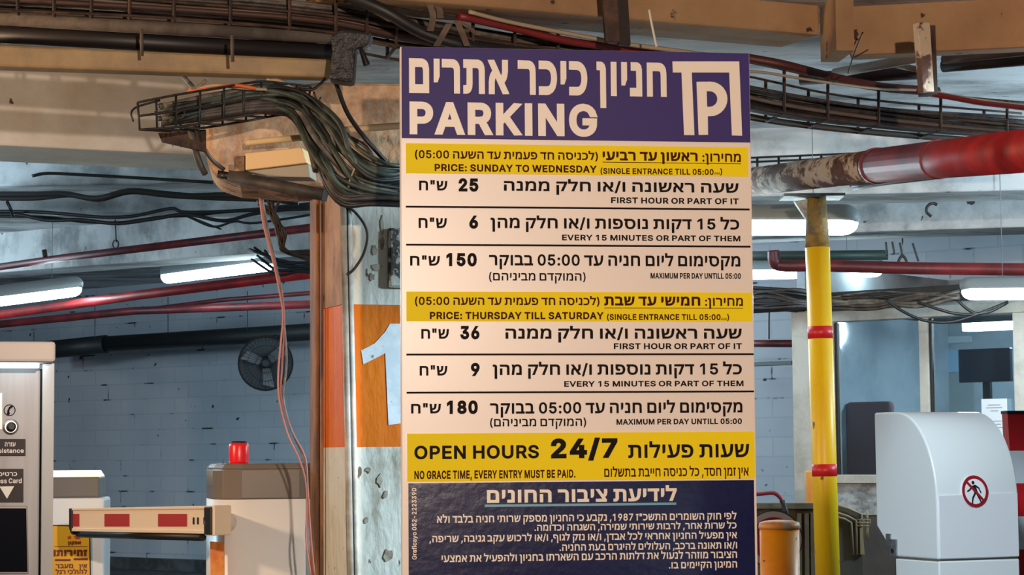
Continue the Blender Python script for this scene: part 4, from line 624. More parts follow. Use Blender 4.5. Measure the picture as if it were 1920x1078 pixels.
# strips of dry tape tied on the tray
tapem = mat('dry_tape', (112, 90, 70), .7, col2=(76, 58, 46), scale=9)
for i, pts in enumerate((((805, 6), (812, 30), (806, 58)), ((842, 44), (832, 62), (818, 86)), ((856, 38), (866, 60), (876, 86)), ((858, 38), (880, 52), (896, 66)), ((800, 8), (822, 14), (826, 34)))):
    m = MB(); a = [P(x, y, 7.9+.02*i) for x, y in pts]; a = crom(a, 4)
    vs = []; fs = []
    for k, p in enumerate(a): vs += [p+Vector((-.012, 0, 0)), p+Vector((.012, .006, 0)), p+Vector((.012, .010, 0)), p+Vector((-.012, .004, 0))]
    for k in range(len(a)-1):
        for j in range(4): fs.append((4*k+j, 4*k+(j+1) % 4, 4*k+4+(j+1) % 4, 4*k+4+j))
    m.add(vs, fs); tag(m.build('tape_strip', tapem), ['brown dry tape strip hanging straight at the left of the knot', 'brown dry tape strip slanting down left above the sign', 'brown dry tape strip slanting down right above the sign', 'brown dry tape strip splayed furthest right above the sign', 'short curled brown tape strip on top of the tray'][i], 'tape', 'dry tape strips above the sign')
# basket tray on the left
bk_b = [P(x, y, d) for x, y, d in ((262, 243, 7.7), (330, 238, 7.75), (420, 224, 7.85), (490, 212, 7.95), (535, 216, 8.0))]
bk_t = [P(x, y, d) for x, y, d in ((258, 192, 7.7), (330, 178, 7.75), (420, 163, 7.85), (490, 153, 7.95), (545, 158, 8.0))]
t = thing('wire_basket_tray', 'short wire basket tray with an open left end full of green cables', 'cable tray', bk_b[1]); q = t.location
bb_ = Vector((.06, .17, .02))
sb, st = crom(bk_b, 5), crom(bk_t, 5)
for o_ in (Vector(), bb_):
    for f_ in (0, .5, 1):
        m = MB(); m.tube([a.lerp(b, f_)+o_-q for a, b in zip(sb, st)], .0045, 6, smooth=False); m.build('long_wire', wire, t)
for i in range(9):
    a, b = along(sb, i/8), along(st, i/8)
    m = MB(); m.tube([b-q, a-q, a+bb_-q, b+bb_-q], .005, 6, smooth=False); m.build('cross_wire', wire, t)
F_ = Frame(P(340, 260, 7.98), .1); m = MB(); m.prism(F_.poly([(296, 249), (386, 243), (386, 284), (303, 265)]), 0, .03)
ob = m.build('mounting_plate', rust, origin=(0, 0, 0)); ob.location = F_.o; ob.rotation_euler = (0, 0, .1); tag(ob, 'dark mounting plate under the wire basket tray', 'plate')
# cables from the basket over the broken beam head and down to the right
gm = [greenc, greenc, greenc, black, greyc, greenc, black]
for i in range(22):
    f_ = i/21; mt = gm[i % 7]
    x0 = random.uniform(288, 345); j = lambda s_: random.uniform(-s_, s_)
    pts = [P(x0, 224-26*f_+j(4), 7.84), P(410, 207-28*f_+j(6), 7.92), P(490, 197-33*f_+j(5), 7.96), P(546+28*f_, 208-30*f_+j(7), 7.98+j(.03)),
           P(580+56*f_+j(9), 262-26*f_+j(10), 7.94+j(.03)), P(604+76*f_+j(12), 316-32*f_+j(10), 7.9+j(.03)), P(655+70*f_+j(10), 360-44*f_+j(9), 7.9+j(.02)), P(790, 382-74*f_+j(6), 8)]
    cable(pts, random.uniform(.006, .0125), mt, 'grey green cable bending out of the wire basket and down behind the sign', 'cables out of the wire basket')
for i in range(3):
    cable([P(300+12*i, 228-4*i, 7.87), P(410, 214-5*i, 7.92), P(490, 204-5*i, 7.96), P(545, 212-6*i, 8.0), P(580+4*i, 262, 7.98), P(596+6*i, 320, 7.94)], .02, darkc, ['thick dark sheath lowest in the wire basket', 'thick dark sheath lying second in the wire basket', 'thick dark sheath lying third in the wire basket'][i])
for i in range(9):
    j = lambda s_: random.uniform(-s_, s_); f_ = i/8
    cable([P(598+8*f_, 290+j(8), 7.96), P(604+16*f_, 330-10*f_, 7.92), P(640, 382-44*f_, 7.9), P(700, 385-48*f_+j(3), 7.92), P(800, 386-52*f_+j(3), 8)], random.uniform(.008, .014), [black, black, darkc][i % 3],
          'black cable in the thick bundle over the pillar top going behind the sign', 'black bundle over the pillar top')
# looser runs
cable([P(630, 156, 8), P(648, 205, 7.98), P(668, 238, 7.96), P(692, 268, 7.95), P(730, 310, 8)], .009, black, 'single black cable sweeping down from the taped batten end')
cable([P(352, 172, 7.9), P(400, 166, 7.86), P(440, 160, 7.88), P(480, 166, 7.9)], .007, orangec, 'orange cable lying on top of the wire basket')
cable([P(345, 176, 7.92), P(400, 160, 7.9), P(450, 165, 7.9), P(500, 168, 7.92)], .006, tanc, 'pale cable lying beside the orange cable on the basket')
cable([P(250, 228, 7.7), P(246, 212, 7.7), P(258, 200, 7.72), P(300, 188, 7.75)], .004, black, 'black wire end curling out of the open basket end')
cable([P(356, 236, 7.95), P(362, 262, 8.0), P(372, 300, 8.05), P(384, 325, 8.1)], .014, greyc, 'thick grey cable dropping from the basket past the beam head corner')
cable([P(366, 236, 7.95), P(378, 270, 8.0), P(398, 300, 8.05), P(420, 318, 8.08)], .009, darkc, 'dark cable dropping from the basket to the square channel')
cable([P(385, 152, 8.0), P(372, 162, 7.95), P(356, 170, 7.9)], .008, tanc, 'frayed tan cable stub at the back of the basket')
cable([P(344, 144, 8.05), P(355, 156, 8), P(366, 168, 7.95)], .009, greyc, 'grey cable stub sticking up at the back of the basket')
cable([P(612, 145, 8.05), P(600, 158, 8), P(584, 168, 7.98), P(560, 166, 7.98)], .006, black, 'short black cable curling under the unlit batten end')
cable([P(655, 290, 7.9), P(670, 300, 7.88), P(655, 340, 7.88), P(654, 360, 7.9)], .004, tanc, 'thin pale tie wire sticking out of the black bundle')
cable([P(500, 150, 8), P(540, 160, 8), P(640, 250, 7.92), P(700, 300, 7.9), P(800, 340, 8)], .007, tanc, 'long tan cable on top of the green bundle falling to the sign')
for i, pts in enumerate((((570, 168), (580, 190), (590, 208)), ((588, 172), (596, 195), (604, 216)), ((602, 182), (594, 198), (596, 216)))):
    cable([P(x, y, 8.15) for x, y in pts], .004, black, ['left', 'middle', 'right'][i]+' of three bent black wire ends on the broken beam head', 'bent wire ends', 'wire_end', 'wire')
# cables strung under the ceiling behind, left
gl = 'cables strung under the rear left ceiling'
for i, (pts, d, r) in enumerate((
    (((-40, 364), (60, 364), (120, 363), (180, 372), (240, 358), (300, 362), (360, 367), (440, 366), (560, 380)), 12.0, .016),
    (((-40, 371), (60, 372), (130, 366), (185, 374), (245, 360), (320, 367), (420, 372), (560, 376)), 12.05, .014),
    (((-40, 396), (60, 397), (120, 401), (190, 407), (250, 405), (320, 391), (350, 398), (460, 394), (600, 380)), 13.5, .011),
    (((-40, 403), (30, 402), (90, 413), (150, 412), (220, 419), (290, 410), (350, 402), (420, 414), (480, 400), (600, 385)), 13.6, .012),
    (((-40, 405), (80, 407), (160, 416), (230, 417), (300, 407), (370, 403), (440, 396), (600, 392)), 13.7, .010),
    (((350, 405), (400, 425), (440, 415), (480, 418), (600, 400)), 14, .008),
    (((360, 408), (390, 420), (415, 430)), 14, .006),
    (((60, 330), (90, 325), (160, 328), (250, 333), (400, 342)), 11.6, .009))):
    cable([P(x, y, d) for x, y in pts], r, black, ['upper thick black cable strung under the rear left ceiling', 'second black cable strung just under the upper thick one at rear left', 'black cable sagging and rising to a peak at rear left', 'lowest sagging black cable at rear left above the ring hanger', 'black cable between the sagging pair at rear left', 'black cable looping low left of the pillar top', 'thin slanting black cable left of the pillar top', 'thin dark rod along the rough grey beam at rear left'][i], gl)
m = MB(); m.tube([P(13, 378, 13.3), P(20, 392, 13.3), P(25, 406, 13.4)], .012, 6); tag(m.build('cable_clip', black), 'black strap clip holding the strung cables at the left edge', 'clip')
for i in range(7):
    j = lambda s_: random.uniform(-s_, s_)
    cable([P(500+j(30), 380+j(5), 10.5), P(520+j(14), 410+j(10), 10.5), P(528+j(8), 440+j(10), 10.5), P(534+j(6), 470, 10.5), P(590, 480+j(14), 10.6)], .008, darkc, 'dark cable in the tangle hanging left of the pillar', 'tangle left of the pillar')
for i in range(7):
    j = lambda s_: random.uniform(-s_, s_)
    cable([P(480+j(20), 462+i*4+j(3), 15), P(520, 486+i*4+j(6), 14.9), P(560, 494+i*3+j(4), 14.8), P(610, 492+i*4, 14.7)], .010, black, 'black cable passing behind the pillar above the red pipe', 'cables above the red pipe')
# hanging pink wires
for i, (pts, mt) in enumerate(((((487, 372), (494, 420), (507, 470), (517, 510), (524, 545), (531, 590), (527, 640), (522, 700), (524, 750), (540, 815), (562, 862), (574, 905), (576, 960), (574, 1010), (584, 1085)), pinkc),
    (((489, 372), (498, 425), (512, 478), (522, 520), (530, 560), (533, 620), (529, 690), (528, 745), (548, 810), (572, 858), (577, 920), (582, 1000), (590, 1085)), mat('dull_red_sheath', (150, 88, 80), .6)),
    (((492, 372), (502, 430), (516, 490), (527, 545), (532, 600), (537, 660), (536, 700), (531, 745), (544, 800), (566, 850), (575, 890), (576, 940)), greyc))):
    cable([P(x, y, 8.3) for x, y in pts], .0045, mt, ['pale pink wire, the left strand hanging left of the pillar', 'dull red wire, the middle strand hanging left of the pillar', 'grey wire, the right strand hanging left of the pillar'][i], 'hanging wires left of the pillar', 'hanging_wire', 'wire')
# tray and cables behind the rusty pipe, right
t = thing('thin_ladder_tray', 'thin black ladder tray behind the rusty pipe beside the sign', 'cable tray', P(1500, 300, 11.8)); q = t.location
for y0, y1 in ((296, 286), (304, 294)):
    m = MB(); m.tube([P(1380, y0+1, 11.9)-q, P(1640, y1, 11.7)-q], .006, 6, smooth=False); m.build('long_rail', black, t)
for x in (1420, 1460, 1500, 1540, 1580, 1620):
    y0 = 297-(x-1380)*.04; m = MB(); m.tube([P(x, y0, 11.8)-q, P(x, y0+26, 11.8)-q], .007, 6, smooth=False); m.build('drop_rod', black, t)
for i in range(8):
    j = lambda s_: random.uniform(-s_, s_)
    cable([P(1600, 350+j(4), 10.6), P(1680, 338+j(4), 10.2), P(1760, 327+j(4), 9.8), P(1850, 318+j(7), 9.2), P(1960, 306+j(10), 8.6)], random.uniform(.006, .012), [black, darkc, greyc, darkc][i % 4], 'dark cable slung under the thick red pipe at right', 'cables under the thick red pipe')
# ceiling corner at right: posts, pipes, twigs
m = MB(); A = P(1744, 30, 8.9)
F_ = Frame(P(1744, 100, 8.2), .35)
t = thing('hanger_post', 'rusty steel hanger post with flaking cream paint at upper right', 'post', F_.o, .35)
m.prism(F_.poly([(1721, 42), (1744, 42), (1752, 172), (1731, 172)]), 0, .04); m.build('painted_flange', mat('flaking_cream', (186, 164, 138), .7, col2=(88, 58, 42), scale=9, lo=.53, hi=.57, bump=.4), t, bevel=.003)
m = MB(); m.prism(F_.poly([(1748, 44), (1767, 42), (1772, 172), (1754, 172)]), .05, .13); m.build('rusty_flange', rust, t, bevel=.003)
m = MB(); m.prism(F_.poly([(1742, 44), (1750, 44), (1756, 172), (1748, 172)]), .02, .1); m.build('web', rust, t)
F_ = Frame(P(1158, 40, 8.2), .15)
t = thing('hanger_post', 'pair of dark rusty steel angles hanging above the sign header', 'post', F_.o, .15)
m = MB(); m.prism(F_.poly([(1128, -20), (1158, -20), (1162, 78), (1136, 78)]), 0, .03); m.build('left_angle', mat('brown_rust', (92, 62, 46), .8, col2=(58, 40, 32), scale=14, bump=.5), t, bevel=.004)
m = MB(); m.prism(F_.poly([(1160, -20), (1180, -20), (1186, 82), (1163, 80)]), .03, .07); m.build('right_angle', mat('black_rust', (44, 30, 24), .8, bump=.5), t, bevel=.004)
pipe([P(1565, 137, 9.6), P(1735, 106, 9.2)], .022, mat('dusty_white_pipe', (176, 166, 152), .6), 'conduit', 'dusty pale pipe left of the flaking hanger post')
pipe([P(1680, 122, 9.5), P(1735, 133, 9.4)], .014, mat('tan_pipe', (140, 118, 98), .6), 'conduit', 'short tan pipe stub left of the flaking hanger post')
pipe([P(1768, 112, 9.3), P(1960, 92, 9)], .02, mat('brown_pipe', (104, 84, 70), .6), 'conduit', 'brown pipe right of the flaking hanger post')
pipe([P(1768, 124, 9.4), P(1960, 108, 9.1)], .028, mat('dark_brown_pipe', (50, 38, 34), .6), 'conduit', 'thick dark brown pipe right of the flaking hanger post')
pipe([P(1500, 148, 9.8), P(1735, 136, 9.6)], .03, mat('dark_maroon_pipe', (66, 34, 32), .6), 'conduit', 'dark maroon pipe behind the thin twigs')
cable([P(1590, 138, 8.6), P(1598, 112, 8.6), P(1608, 84, 8.6), P(1618, 60, 8.6)], .003, black, 'thin black twig of wire sticking up at upper right', None, 'wire_end', 'wire')
cable([P(1602, 108, 8.6), P(1614, 101, 8.6), P(1628, 93, 8.6)], .003, black, 'short side twig of black wire at upper right', None, 'wire_end', 'wire')
cable([P(1217, 18, 8.1), P(1222, 45, 8.1), P(1231, 88, 8.1)], .0045, mat('white_stick', (206, 196, 180), .6), 'thin white stick standing above the purple header', None, 'stick', 'stick')

# ================================================================== WALL FAN
fc = P(498, 681, 20.6); fd = (CAM-fc).normalized()
t = thing('wall_fan', 'round caged wall fan under the black drain pipe', 'fan', fc)
X = Vector((0, 0, 1)).cross(fd).normalized(); Y = fd.cross(X)
R_ = .262
for k, (rr, off) in enumerate(((R_, 0), (R_*.96, .05), (R_*.66, .07), (R_*.36, .08), (R_, -.06))):
    m = MB(); m.tube([(X*math.cos(a)+Y*math.sin(a))*rr+fd*off for a in [2*PI*i/32 for i in range(33)]], .007 if rr == R_ else .0025, 6, smooth=False); m.build('cage_ring', wire, t)
m = MB()
for i in range(40):
    a = 2*PI*i/40; e = X*math.cos(a)+Y*math.sin(a); m.tube([e*.05+fd*.085, e*R_*.7+fd*.07, e*R_], .002, 4, smooth=False)
ob = m.build('cage_spokes', wire, t); ob['kind'] = 'stuff'
fanb = mat('fan_grey', (120, 122, 124), .5)
for i in range(3):
    a = 2*PI*i/3+.5; e = X*math.cos(a)+Y*math.sin(a); g = -X*math.sin(a)+Y*math.cos(a)
    m = MB(); m.hexa([e*.04-g*.03, e*.21-g*.02, e*.23+g*.09+fd*.04, e*.05+g*.05+fd*.03], [e*.04-g*.03+fd*.006, e*.21-g*.02+fd*.006, e*.23+g*.09+fd*.046, e*.05+g*.05+fd*.036]); m.build('blade', fanb, t, bevel=.004)
m = MB(); m.lathe([(.05, -.14), (.075, -.12), (.075, -.02), (.05, .02), (.03, .05)], axis=fd); m.build('motor', mat('fan_motor', (48, 50, 52), .5), t)
m = MB(); m.tube([fd*-.08, fd*-.1+Vector((.03, 0, .2)), fd*-.12+Vector((.12, 0, .27))], .02, 8); m.build('bracket', black, t)
m = MB(); m.lathe([(R_*.97, -.058), (R_*.97, -.05)], axis=fd, n=32); m.build('rear_screen', mat('fan_rear', (70, 74, 78), .7), t)

# ================================================================== BARRIER GATE, centre left
GY = math.radians(14); gl0 = P(495, 870, 9.2)
t = thing('barrier_gate', 'white barrier cabinet with grey cap, red beacon and striped arm', 'barrier gate', (gl0.x, gl0.y, 0), GY)
zc0 = P(487, 936, 9.0).z; zc1 = P(487, 869, 9.0).z
plan = rplan(.46, .42, .12)
plan = [(x, y+.2) for x, y in plan]
m = MB(); extrude_plan(m, plan, 0, zc0); m.build('cabinet', white, t)
capg = mat('grey_cap', (120, 110, 100), .22, coat=.4)
m = MB(); plc = [(x, y+.2) for x, y in rplan(.46, .42, .11, 2)]; extrude_plan(m, plc, zc0+.001, zc1-.022, 1, smooth=False); extrude_plan(m, plc, zc1-.022, zc1, .93, smooth=False); m.build('cap', capg, t, bevel=.006)
bcn = P(448, 848, 9.1); inv = lambda p: (Matrix.Translation(t.location) @ t.rotation_euler.to_matrix().to_4x4()).inverted() @ p
c = inv(bcn); z0b, z1b = zc1, P(448, 827, 9.1).z
m = MB(); m.lathe([(.0405, z0b), (.0425, z0b+.01), (.0425, z1b-.02), (.038, z1b-.008)], (c.x, c.y, 0), 20)
bl = m.build('beacon', mat('red_beacon_lens', (226, 28, 36), .3, emit=(1, .03, .04), strength=.08), t); bl['label'] = 'red warning beacon'
m = MB(); m.lathe([(.036, z1b-.009), (.034, z1b)], (c.x, c.y, 0), 20); m.build('beacon_cap', rubber, t)
# arm
A_ = P(402, 976, 8.62); B_ = P(133, 976, 9.75); d_ = B_-A_; ay = math.atan2(A_.y-B_.y, A_.x-B_.x)
AF = Frame((A_.x, A_.y, 0), ay)
def armbox(xa, xb, ya, yb, nm, mt, yo0, yo1, parent=t, bev=0, poly=None):
    mm = MB(); pp = poly or [(xa, ya), (xb, ya), (xb, yb), (xa, yb)]
    mm.prism(AF.poly(pp), yo0, yo1)
    R4 = Matrix.Translation(AF.o) @ Matrix.Rotation(ay, 4, 'Z'); mm.v = [R4 @ v for v in mm.v]; world(mm, t)
    if parent is not t: mm.v = [v-parent.location for v in mm.v]
    return mm.build(nm, mt, parent, bevel=bev)
armm = mat('arm_aluminium', (226, 206, 180), .45)
arm = armbox(0, 0, 0, 0, 'barrier_arm', armm, 0, .045, bev=.004, poly=[(135, 953), (386, 950), (386, 1001), (135, 996)])
armbox(0, 0, 0, 0, 'arm_lip', armm, -.006, .05, arm, .002, [(135, 953), (400, 948), (400, 954), (135, 957)])
armbox(0, 0, 0, 0, 'arm_lip', armm, -.006, .05, arm, .002, [(135, 990), (400, 994), (400, 1001), (135, 996)])
redt = mat('red_reflective_tape', (170, 52, 50), .4)
for xa, xb in ((137, 149), (196.5, 243), (297, 351)): armbox(xa, xb, 963.5, 987, 'red_stripe', redt, -.002, .001, arm)['label'] = 'red reflective stripe'
for xa in (362, 370, 382): armbox(xa, xa+3, 970, 983, 'slot', rubber, -.002, .001, arm)
armbox(0, 0, 0, 0, 'end_cap', rubber, -.008, .052, arm, .003, [(132, 953), (137, 953), (137, 998), (140, 1003), (135, 1000), (132, 990)])
armbox(387, 400, 950, 1002, 'arm_clamp', rubber, -.012, .06, t, .004)
armbox(385, 403, 948, 1004, 'arm_bracket', armm, -.004, .075, t, .004)
m = MB(); R4 = Matrix.Translation(AF.o) @ Matrix.Rotation(ay, 4, 'Z')
p0 = AF.px(140, 1001); p1 = AF.px(372, 1007)
m.tube([R4 @ Vector((p0[0], .02, p0[1])), R4 @ Vector((p1[0], .02, p1[1]))], .017, 10, smooth=False); world(m, t); m.build('rubber_edge', rubber, arm)
m = MB(); m.tube([P(403, 979, 8.66), P(428, 979, 9.0)], .042, 20, smooth=False); world(m, t); m.build('arm_hub', armm, t)
# sticker on its left side
SF = Frame(P(408, 1040, 8.9), math.radians(-30))
m = MB(); m.prism(SF.poly([(395, 1015), (421, 1017), (421, 1120), (396, 1120)]), -.004, .0); R4 = Matrix.Translation(SF.o) @ Matrix.Rotation(SF.yaw, 4, 'Z'); m.v = [R4 @ v for v in m.v]; world(m, t)
m.build('warning_sticker', mat('worn_orange_sticker', (222, 146, 72), .6, col2=(200, 110, 50), scale=12, spots=(120, 60, 30), spot_scale=30, spot_lo=.68), t)['label'] = 'worn orange sticker'

# ================================================================== BARRIER CABINET, far left with yellow warning poster
LF = Frame((P(150, 900, 10.6).x, P(150, 900, 10.6).y, 0), math.radians(6))
t = thing('barrier_cabinet', 'white cabinet with lit yellow top and yellow warning poster beside ticket machine', 'cabinet', LF.o, LF.yaw)
u0_, v0_ = LF.px(20, 1050); u1_, v1_ = LF.px(195, 933); zt = LF.px(100, 883)[1]; zl = LF.px(100, 894)[1]
m = MB(); m.box(((u0_+u1_)/2, .2, v1_/2), (u1_-u0_, .4, v1_)); m.build('cabinet', white, t, bevel=.015)
uc = LF.px(186, 900)[0]
m = MB(); m.box(((u0_+uc)/2, .2, (v1_+zl)/2), (uc-u0_, .36, zl-v1_)); m.build('cap', dgrey, t, bevel=.01)
uc2, uc3 = LF.px(188, 894)[0], LF.px(181, 883)[0]
m = MB(); m.prism([(u0_, zl+.001), (uc2-.01, zl+.001), (uc3-.01, zt), (u0_, zt)], .03, .36); m.build('lit_top', mat('lit_yellow_lens', (255, 240, 150), .4, emit=(1, .93, .55), strength=3), t)['label'] = 'glowing pale yellow top'
rr = LF.poly([(98, 984), (169, 985), (172, 1140), (98, 1140)])
m = MB(); m.prism(rr, -.012, 0); po = m.build('poster_frame', rubber, t)
m = MB(); m.prism(LF.poly([(98, 986), (167, 987.5), (170, 1140), (98, 1140)]), -.015, -.010); pp_ = m.build('poster', mat('poster_yellow', (236, 168, 18), .5), po)
pink_ = mat('poster_brown_ink', (110, 26, 14), .5)
m = MB()
put_px(m, LF, 'אפקון', 128, 153, 1020.5, 1014.5, .05, -.017); put_px(m, LF, 'זהירות!', 101, 164, 1042.5, 1030.5, .06, -.017)
put_px(m, LF, 'אין', 149, 164, 1065, 1057, .03, -.017); put_px(m, LF, 'מעבר', 105, 138, 1065, 1057, .03, -.017); put_px(m, LF, 'להולכי רגל', 105, 164, 1076, 1068, .03, -.017)
for xa, xb, ya, yb in ((104, 133, 1048, 1051.5), (139, 165, 1046, 1050), (103, 165, 1024, 1024.8)):
    m.prism(LF.poly([(xa, ya), (xb, ya), (xb, yb), (xa, yb)]), -.017, -.0155)
m.build('lettering', pink_, pp_)
m = MB(); c0 = LF.px(131, 1007.5); m.prism([(c0[0]+.0085*math.cos(2*PI*i/14), c0[1]+.0085*math.sin(2*PI*i/14)) for i in range(14)], -.017, -.0155); m.prism(LF.poly([(139, 1005), (146, 1002), (152, 1010), (143, 1011)]), -.017, -.0155)
m.build('emblem', mat('poster_red', (206, 60, 24), .5), pp_)

# ================================================================== TICKET MACHINE, left foreground
TF = Frame((P(100, 850, 4.3).x, P(100, 850, 4.3).y, 0), math.radians(14.5))
t = thing('ticket_machine', 'white ticket machine with steel front and black screen at left edge', 'ticket machine', TF.o, TF.yaw)
zt = TF.px(80, 643)[1]; zh = TF.px(80, 681)[1]; ue = -.43
m = MB(); m.box((ue/2, .23, zt/2-.01), (-ue, .36, zt-.02)); m.build('cabinet', white, t, bevel=.006)
hoodm = mat('hood_white', (186, 178, 172), .6, spec=.2)
m = MB(); m.box((ue/2, .02, (zt+zh)/2), (-ue, .16, zt-zh)); m.build('hood', hoodm, t, bevel=.006)
uf = TF.px(79, 850)[0]
for ua, ub in ((uf, -.001), (ue, ue-uf)):
    m = MB(); m.hexa([(ua, .0 if ub > uf else -.035, 0), (ub, -.035, 0), (ub, .06, 0), (ua, .06, 0)], [(ua, .0 if ub > uf else -.035, zh-.002), (ub, -.035, zh-.002), (ub, .06, zh-.002), (ua, .06, zh-.002)]); m.build('side_flange', white, t)
steel = mat('brushed_steel', (150, 150, 152), .6, .15, col2=(140, 139, 140), scale=60, stretch=(1, 1, .02))
ug = TF.px(76, 850)[0]
m = MB(); m.box(((ue-uf+ug)/2, .043, zh/2-.003), (ug-ue+uf, .01, zh-.012)); fp = m.build('front_plate', steel, t, bevel=.004)
m = MB(); m.box((ug+.001, .046, zh/2), (.004, .012, zh-.02)); m.build('seam_gasket', rubber, t)
m = MB(); m.box((ue/2, .0, zh-.005), (-ue-.06, .05, .008)); m.build('hood_light', mat('hood_tube', (230, 245, 255), .4, emit=(.75, .92, 1), strength=3), t)['label'] = 'cool strip light under the hood'
def tm_rect(nm, pts, mt, y0=.03, y1=.04, parent=t, bev=0):
    mm = MB(); mm.prism(TF.poly(pts, -.037), y0, y1); return mm.build(nm, mt, parent, bevel=bev)
tm_rect('paper_label', [(-40, 737), (4, 737), (4, 805), (-40, 805)], mat('label_paper', (236, 236, 232), .6), .0365)
lab_ = mat('label_grey', (62, 58, 58), .7, spec=.1); labt = mat('label_ink_white', (206, 200, 194), .5)
l1 = tm_rect('assistance_label', [(-42, 823), (48, 823), (48, 855), (-42, 855)], lab_, .035, .04, t, .001)
m = MB(); put_px(m, TF, 'עזרה', 9, 29, 837, 829.5, .02, .0335, fo=-.037); put_px(m, TF, 'Assistance', -18, 44.5, 849, 841, .02, .0335, fo=-.037); m.build('lettering', labt, l1)
l2 = tm_rect('card_label', [(-42, 879), (44, 879), (44, 942), (-42, 942)], lab_, .035, .04, t, .001)
m = MB(); put_px(m, TF, 'כרטיס מנוי', -28, 32, 892.5, 885.5, .02, .0335, fo=-.037); put_px(m, TF, 'Access Card', -26, 40.5, 906, 897, .02, .0335, fo=-.037)
m.prism(TF.poly([(-1, 912), (26.5, 911.5), (13, 935)], -.037), .0335, .035); m.build('lettering', labt, l2)
tm_rect('screen_bezel', [(-60, 948), (51, 948), (54, 1076), (-60, 1076)], mat('bezel_grey', (130, 124, 122), .4), .034, .04, t, .002)
tm_rect('screen', [(-60, 953), (49, 953), (51.5, 1072), (-60, 1072)], mat('dark_glass_screen', (10, 10, 16), .08), .0325, .04, t)
blk = mat('icon_black', (16, 16, 20), .7, spec=.1)
cu, cv = TF.px(18, 769, -.037); m = MB()
ri = 10.3/1000*1.07
ring_poly(m, [(cu+ri*1.06*math.cos(2*PI*i/28), cv+ri*1.06*math.sin(2*PI*i/28)) for i in range(28)], [(cu+ri*.9*math.cos(2*PI*i/28), cv+ri*.9*math.sin(2*PI*i/28)) for i in range(28)], .0365, .04)
m.prism(TF.poly([(21, 760.5), (24.5, 762), (22, 765), (19.5, 766), (17.5, 770), (18, 774), (19, 776), (15, 778.5), (13, 776), (14, 769), (17, 763)], -.037), .036, .038); m.build('phone_icon', blk, t)
cu, cv = TF.px(20, 800, -.037)
m = MB(); m.lathe([(.016, 0), (.016, .004), (.012, .007)], (cu, .038, cv), 24, axis=(0, -1, 0)); cb_ = m.build('call_button', mat('chrome', (170, 168, 166), .2, .9), t)
m = MB(); m.lathe([(.0095, .004), (.0095, .016), (.006, .02)], (cu+.001, .038, cv), 20, axis=(0, -1, 0)); m.build('button_cap', mat('gloss_black', (14, 14, 16), .15), cb_)

# ================================================================== WHITE KIOSK, right
KY = math.radians(24); kp = P(1757, 950, 5.9)
KF = Frame((kp.x, kp.y, 0), KY)
t = thing('pay_kiosk', 'white pay kiosk with curved hood and no pedestrians sticker', 'kiosk', KF.o, KY)
W_, D_ = .275, .30
zt = P(1690, 772, 6.05).z; zsm = P(1757, 1050, 5.9).z; zcv = P(1757, 945, 5.9).z
kmat = mat('kiosk_white', (228, 232, 234), .28, coat=.3)
def hood_profile(off=0):
    pr = [(D_, zt), (D_*.62, zt)]
    for i in range(1, 13):
        a = PI/2*i/12; pr.append((D_*.62*(1-math.sin(a))-off*0, zcv+(zt-zcv)*math.cos(a)))
    return pr
pr = hood_profile()+[(0, zsm), (D_-.09, zsm), (D_, zsm+.085)]
def side_extrude(mb, pr, x0, x1, mi=0):
    n = len(pr); vs = [(x0, y, z) for y, z in pr]+[(x1, y, z) for y, z in pr]
    mb.add(vs, [tuple(range(n)), tuple(range(2*n-1, n-1, -1))], mi); b = len(mb.v)-2*n
    for i in range(n):
        j = (i+1) % n; mb.f.append([b+j, b+i, b+n+i, b+n+j]); mb.m.append(mi); mb.sm.append(2 <= i < 14)
    return mb
m = MB(); side_extrude(m, pr, 0, W_); m.build('hood', kmat, t, bevel=.006, segs=3)
m = MB(); side_extrude(m, [(.0, zsm-.004), (.0, 0), (D_-.09, 0), (D_-.09, zsm-.004)], .002, W_-.002); m.build('pedestal', kmat, t, bevel=.004)
m = MB(); side_extrude(m, [(.004, zsm), (.004, zsm-.005), (D_-.095, zsm-.005), (D_-.095, zsm)], .004, W_-.004); m.build('seam', dgrey, t)
zp = P(1800, 926, 5.95).z
m = MB(); m.prism([(.006, zsm+.004), (W_-.006, zsm+.004), (W_-.006, zp), (.006, zp-.004)], -.003, .0); m.build('front_panel', mat('glossy_white_panel', (230, 232, 238), .12, coat=.6), t)['label'] = 'glossy white front panel'
sc_ = KF.px(1827, 921); sr = .044
nsp = mat('prohibition_red', (158, 24, 38), .4); nbk = mat('sticker_black', (22, 26, 30), .4); nwh = mat('sticker_white', (236, 238, 240), .4)
def curved(mb, pts):      # sticker points wrapped on the curved hood front
    return mb
def front_y(z):
    if z <= zcv: return 0
    c = min(max((z-zcv)/(zt-zcv), 0), 1); return D_*.62*(1-math.sqrt(max(1-c*c, 0)))
def wrap(mb, off):
    mb.v = [Vector((v.x, front_y(v.z)-off, v.z)) for v in mb.v]; return mb
m = MB(); m.add([(sc_[0]+sr*1.03*rr*math.cos(2*PI*i/36), 0, sc_[1]+sr*1.03*rr*math.sin(2*PI*i/36)) for rr in (0.001, .34, .67, 1) for i in range(36)],
      [(36*k+i, 36*k+(i+1) % 36, 36*k+36+(i+1) % 36, 36*k+36+i) for k in range(3) for i in range(36)]); st_ = wrap(m, .0045).build('prohibition_sticker', nwh, t)
m = MB(); m.add([(sc_[0]+sr*rr*math.cos(2*PI*i/40), 0, sc_[1]+sr*rr*math.sin(2*PI*i/40)) for rr in (.8, .9, 1) for i in range(40)], [(40*k+i, 40*k+(i+1) % 40, 40*k+40+(i+1) % 40, 40*k+40+i) for k in range(2) for i in range(40)])
wrap(m, .0055).build('red_ring', nsp, st_)
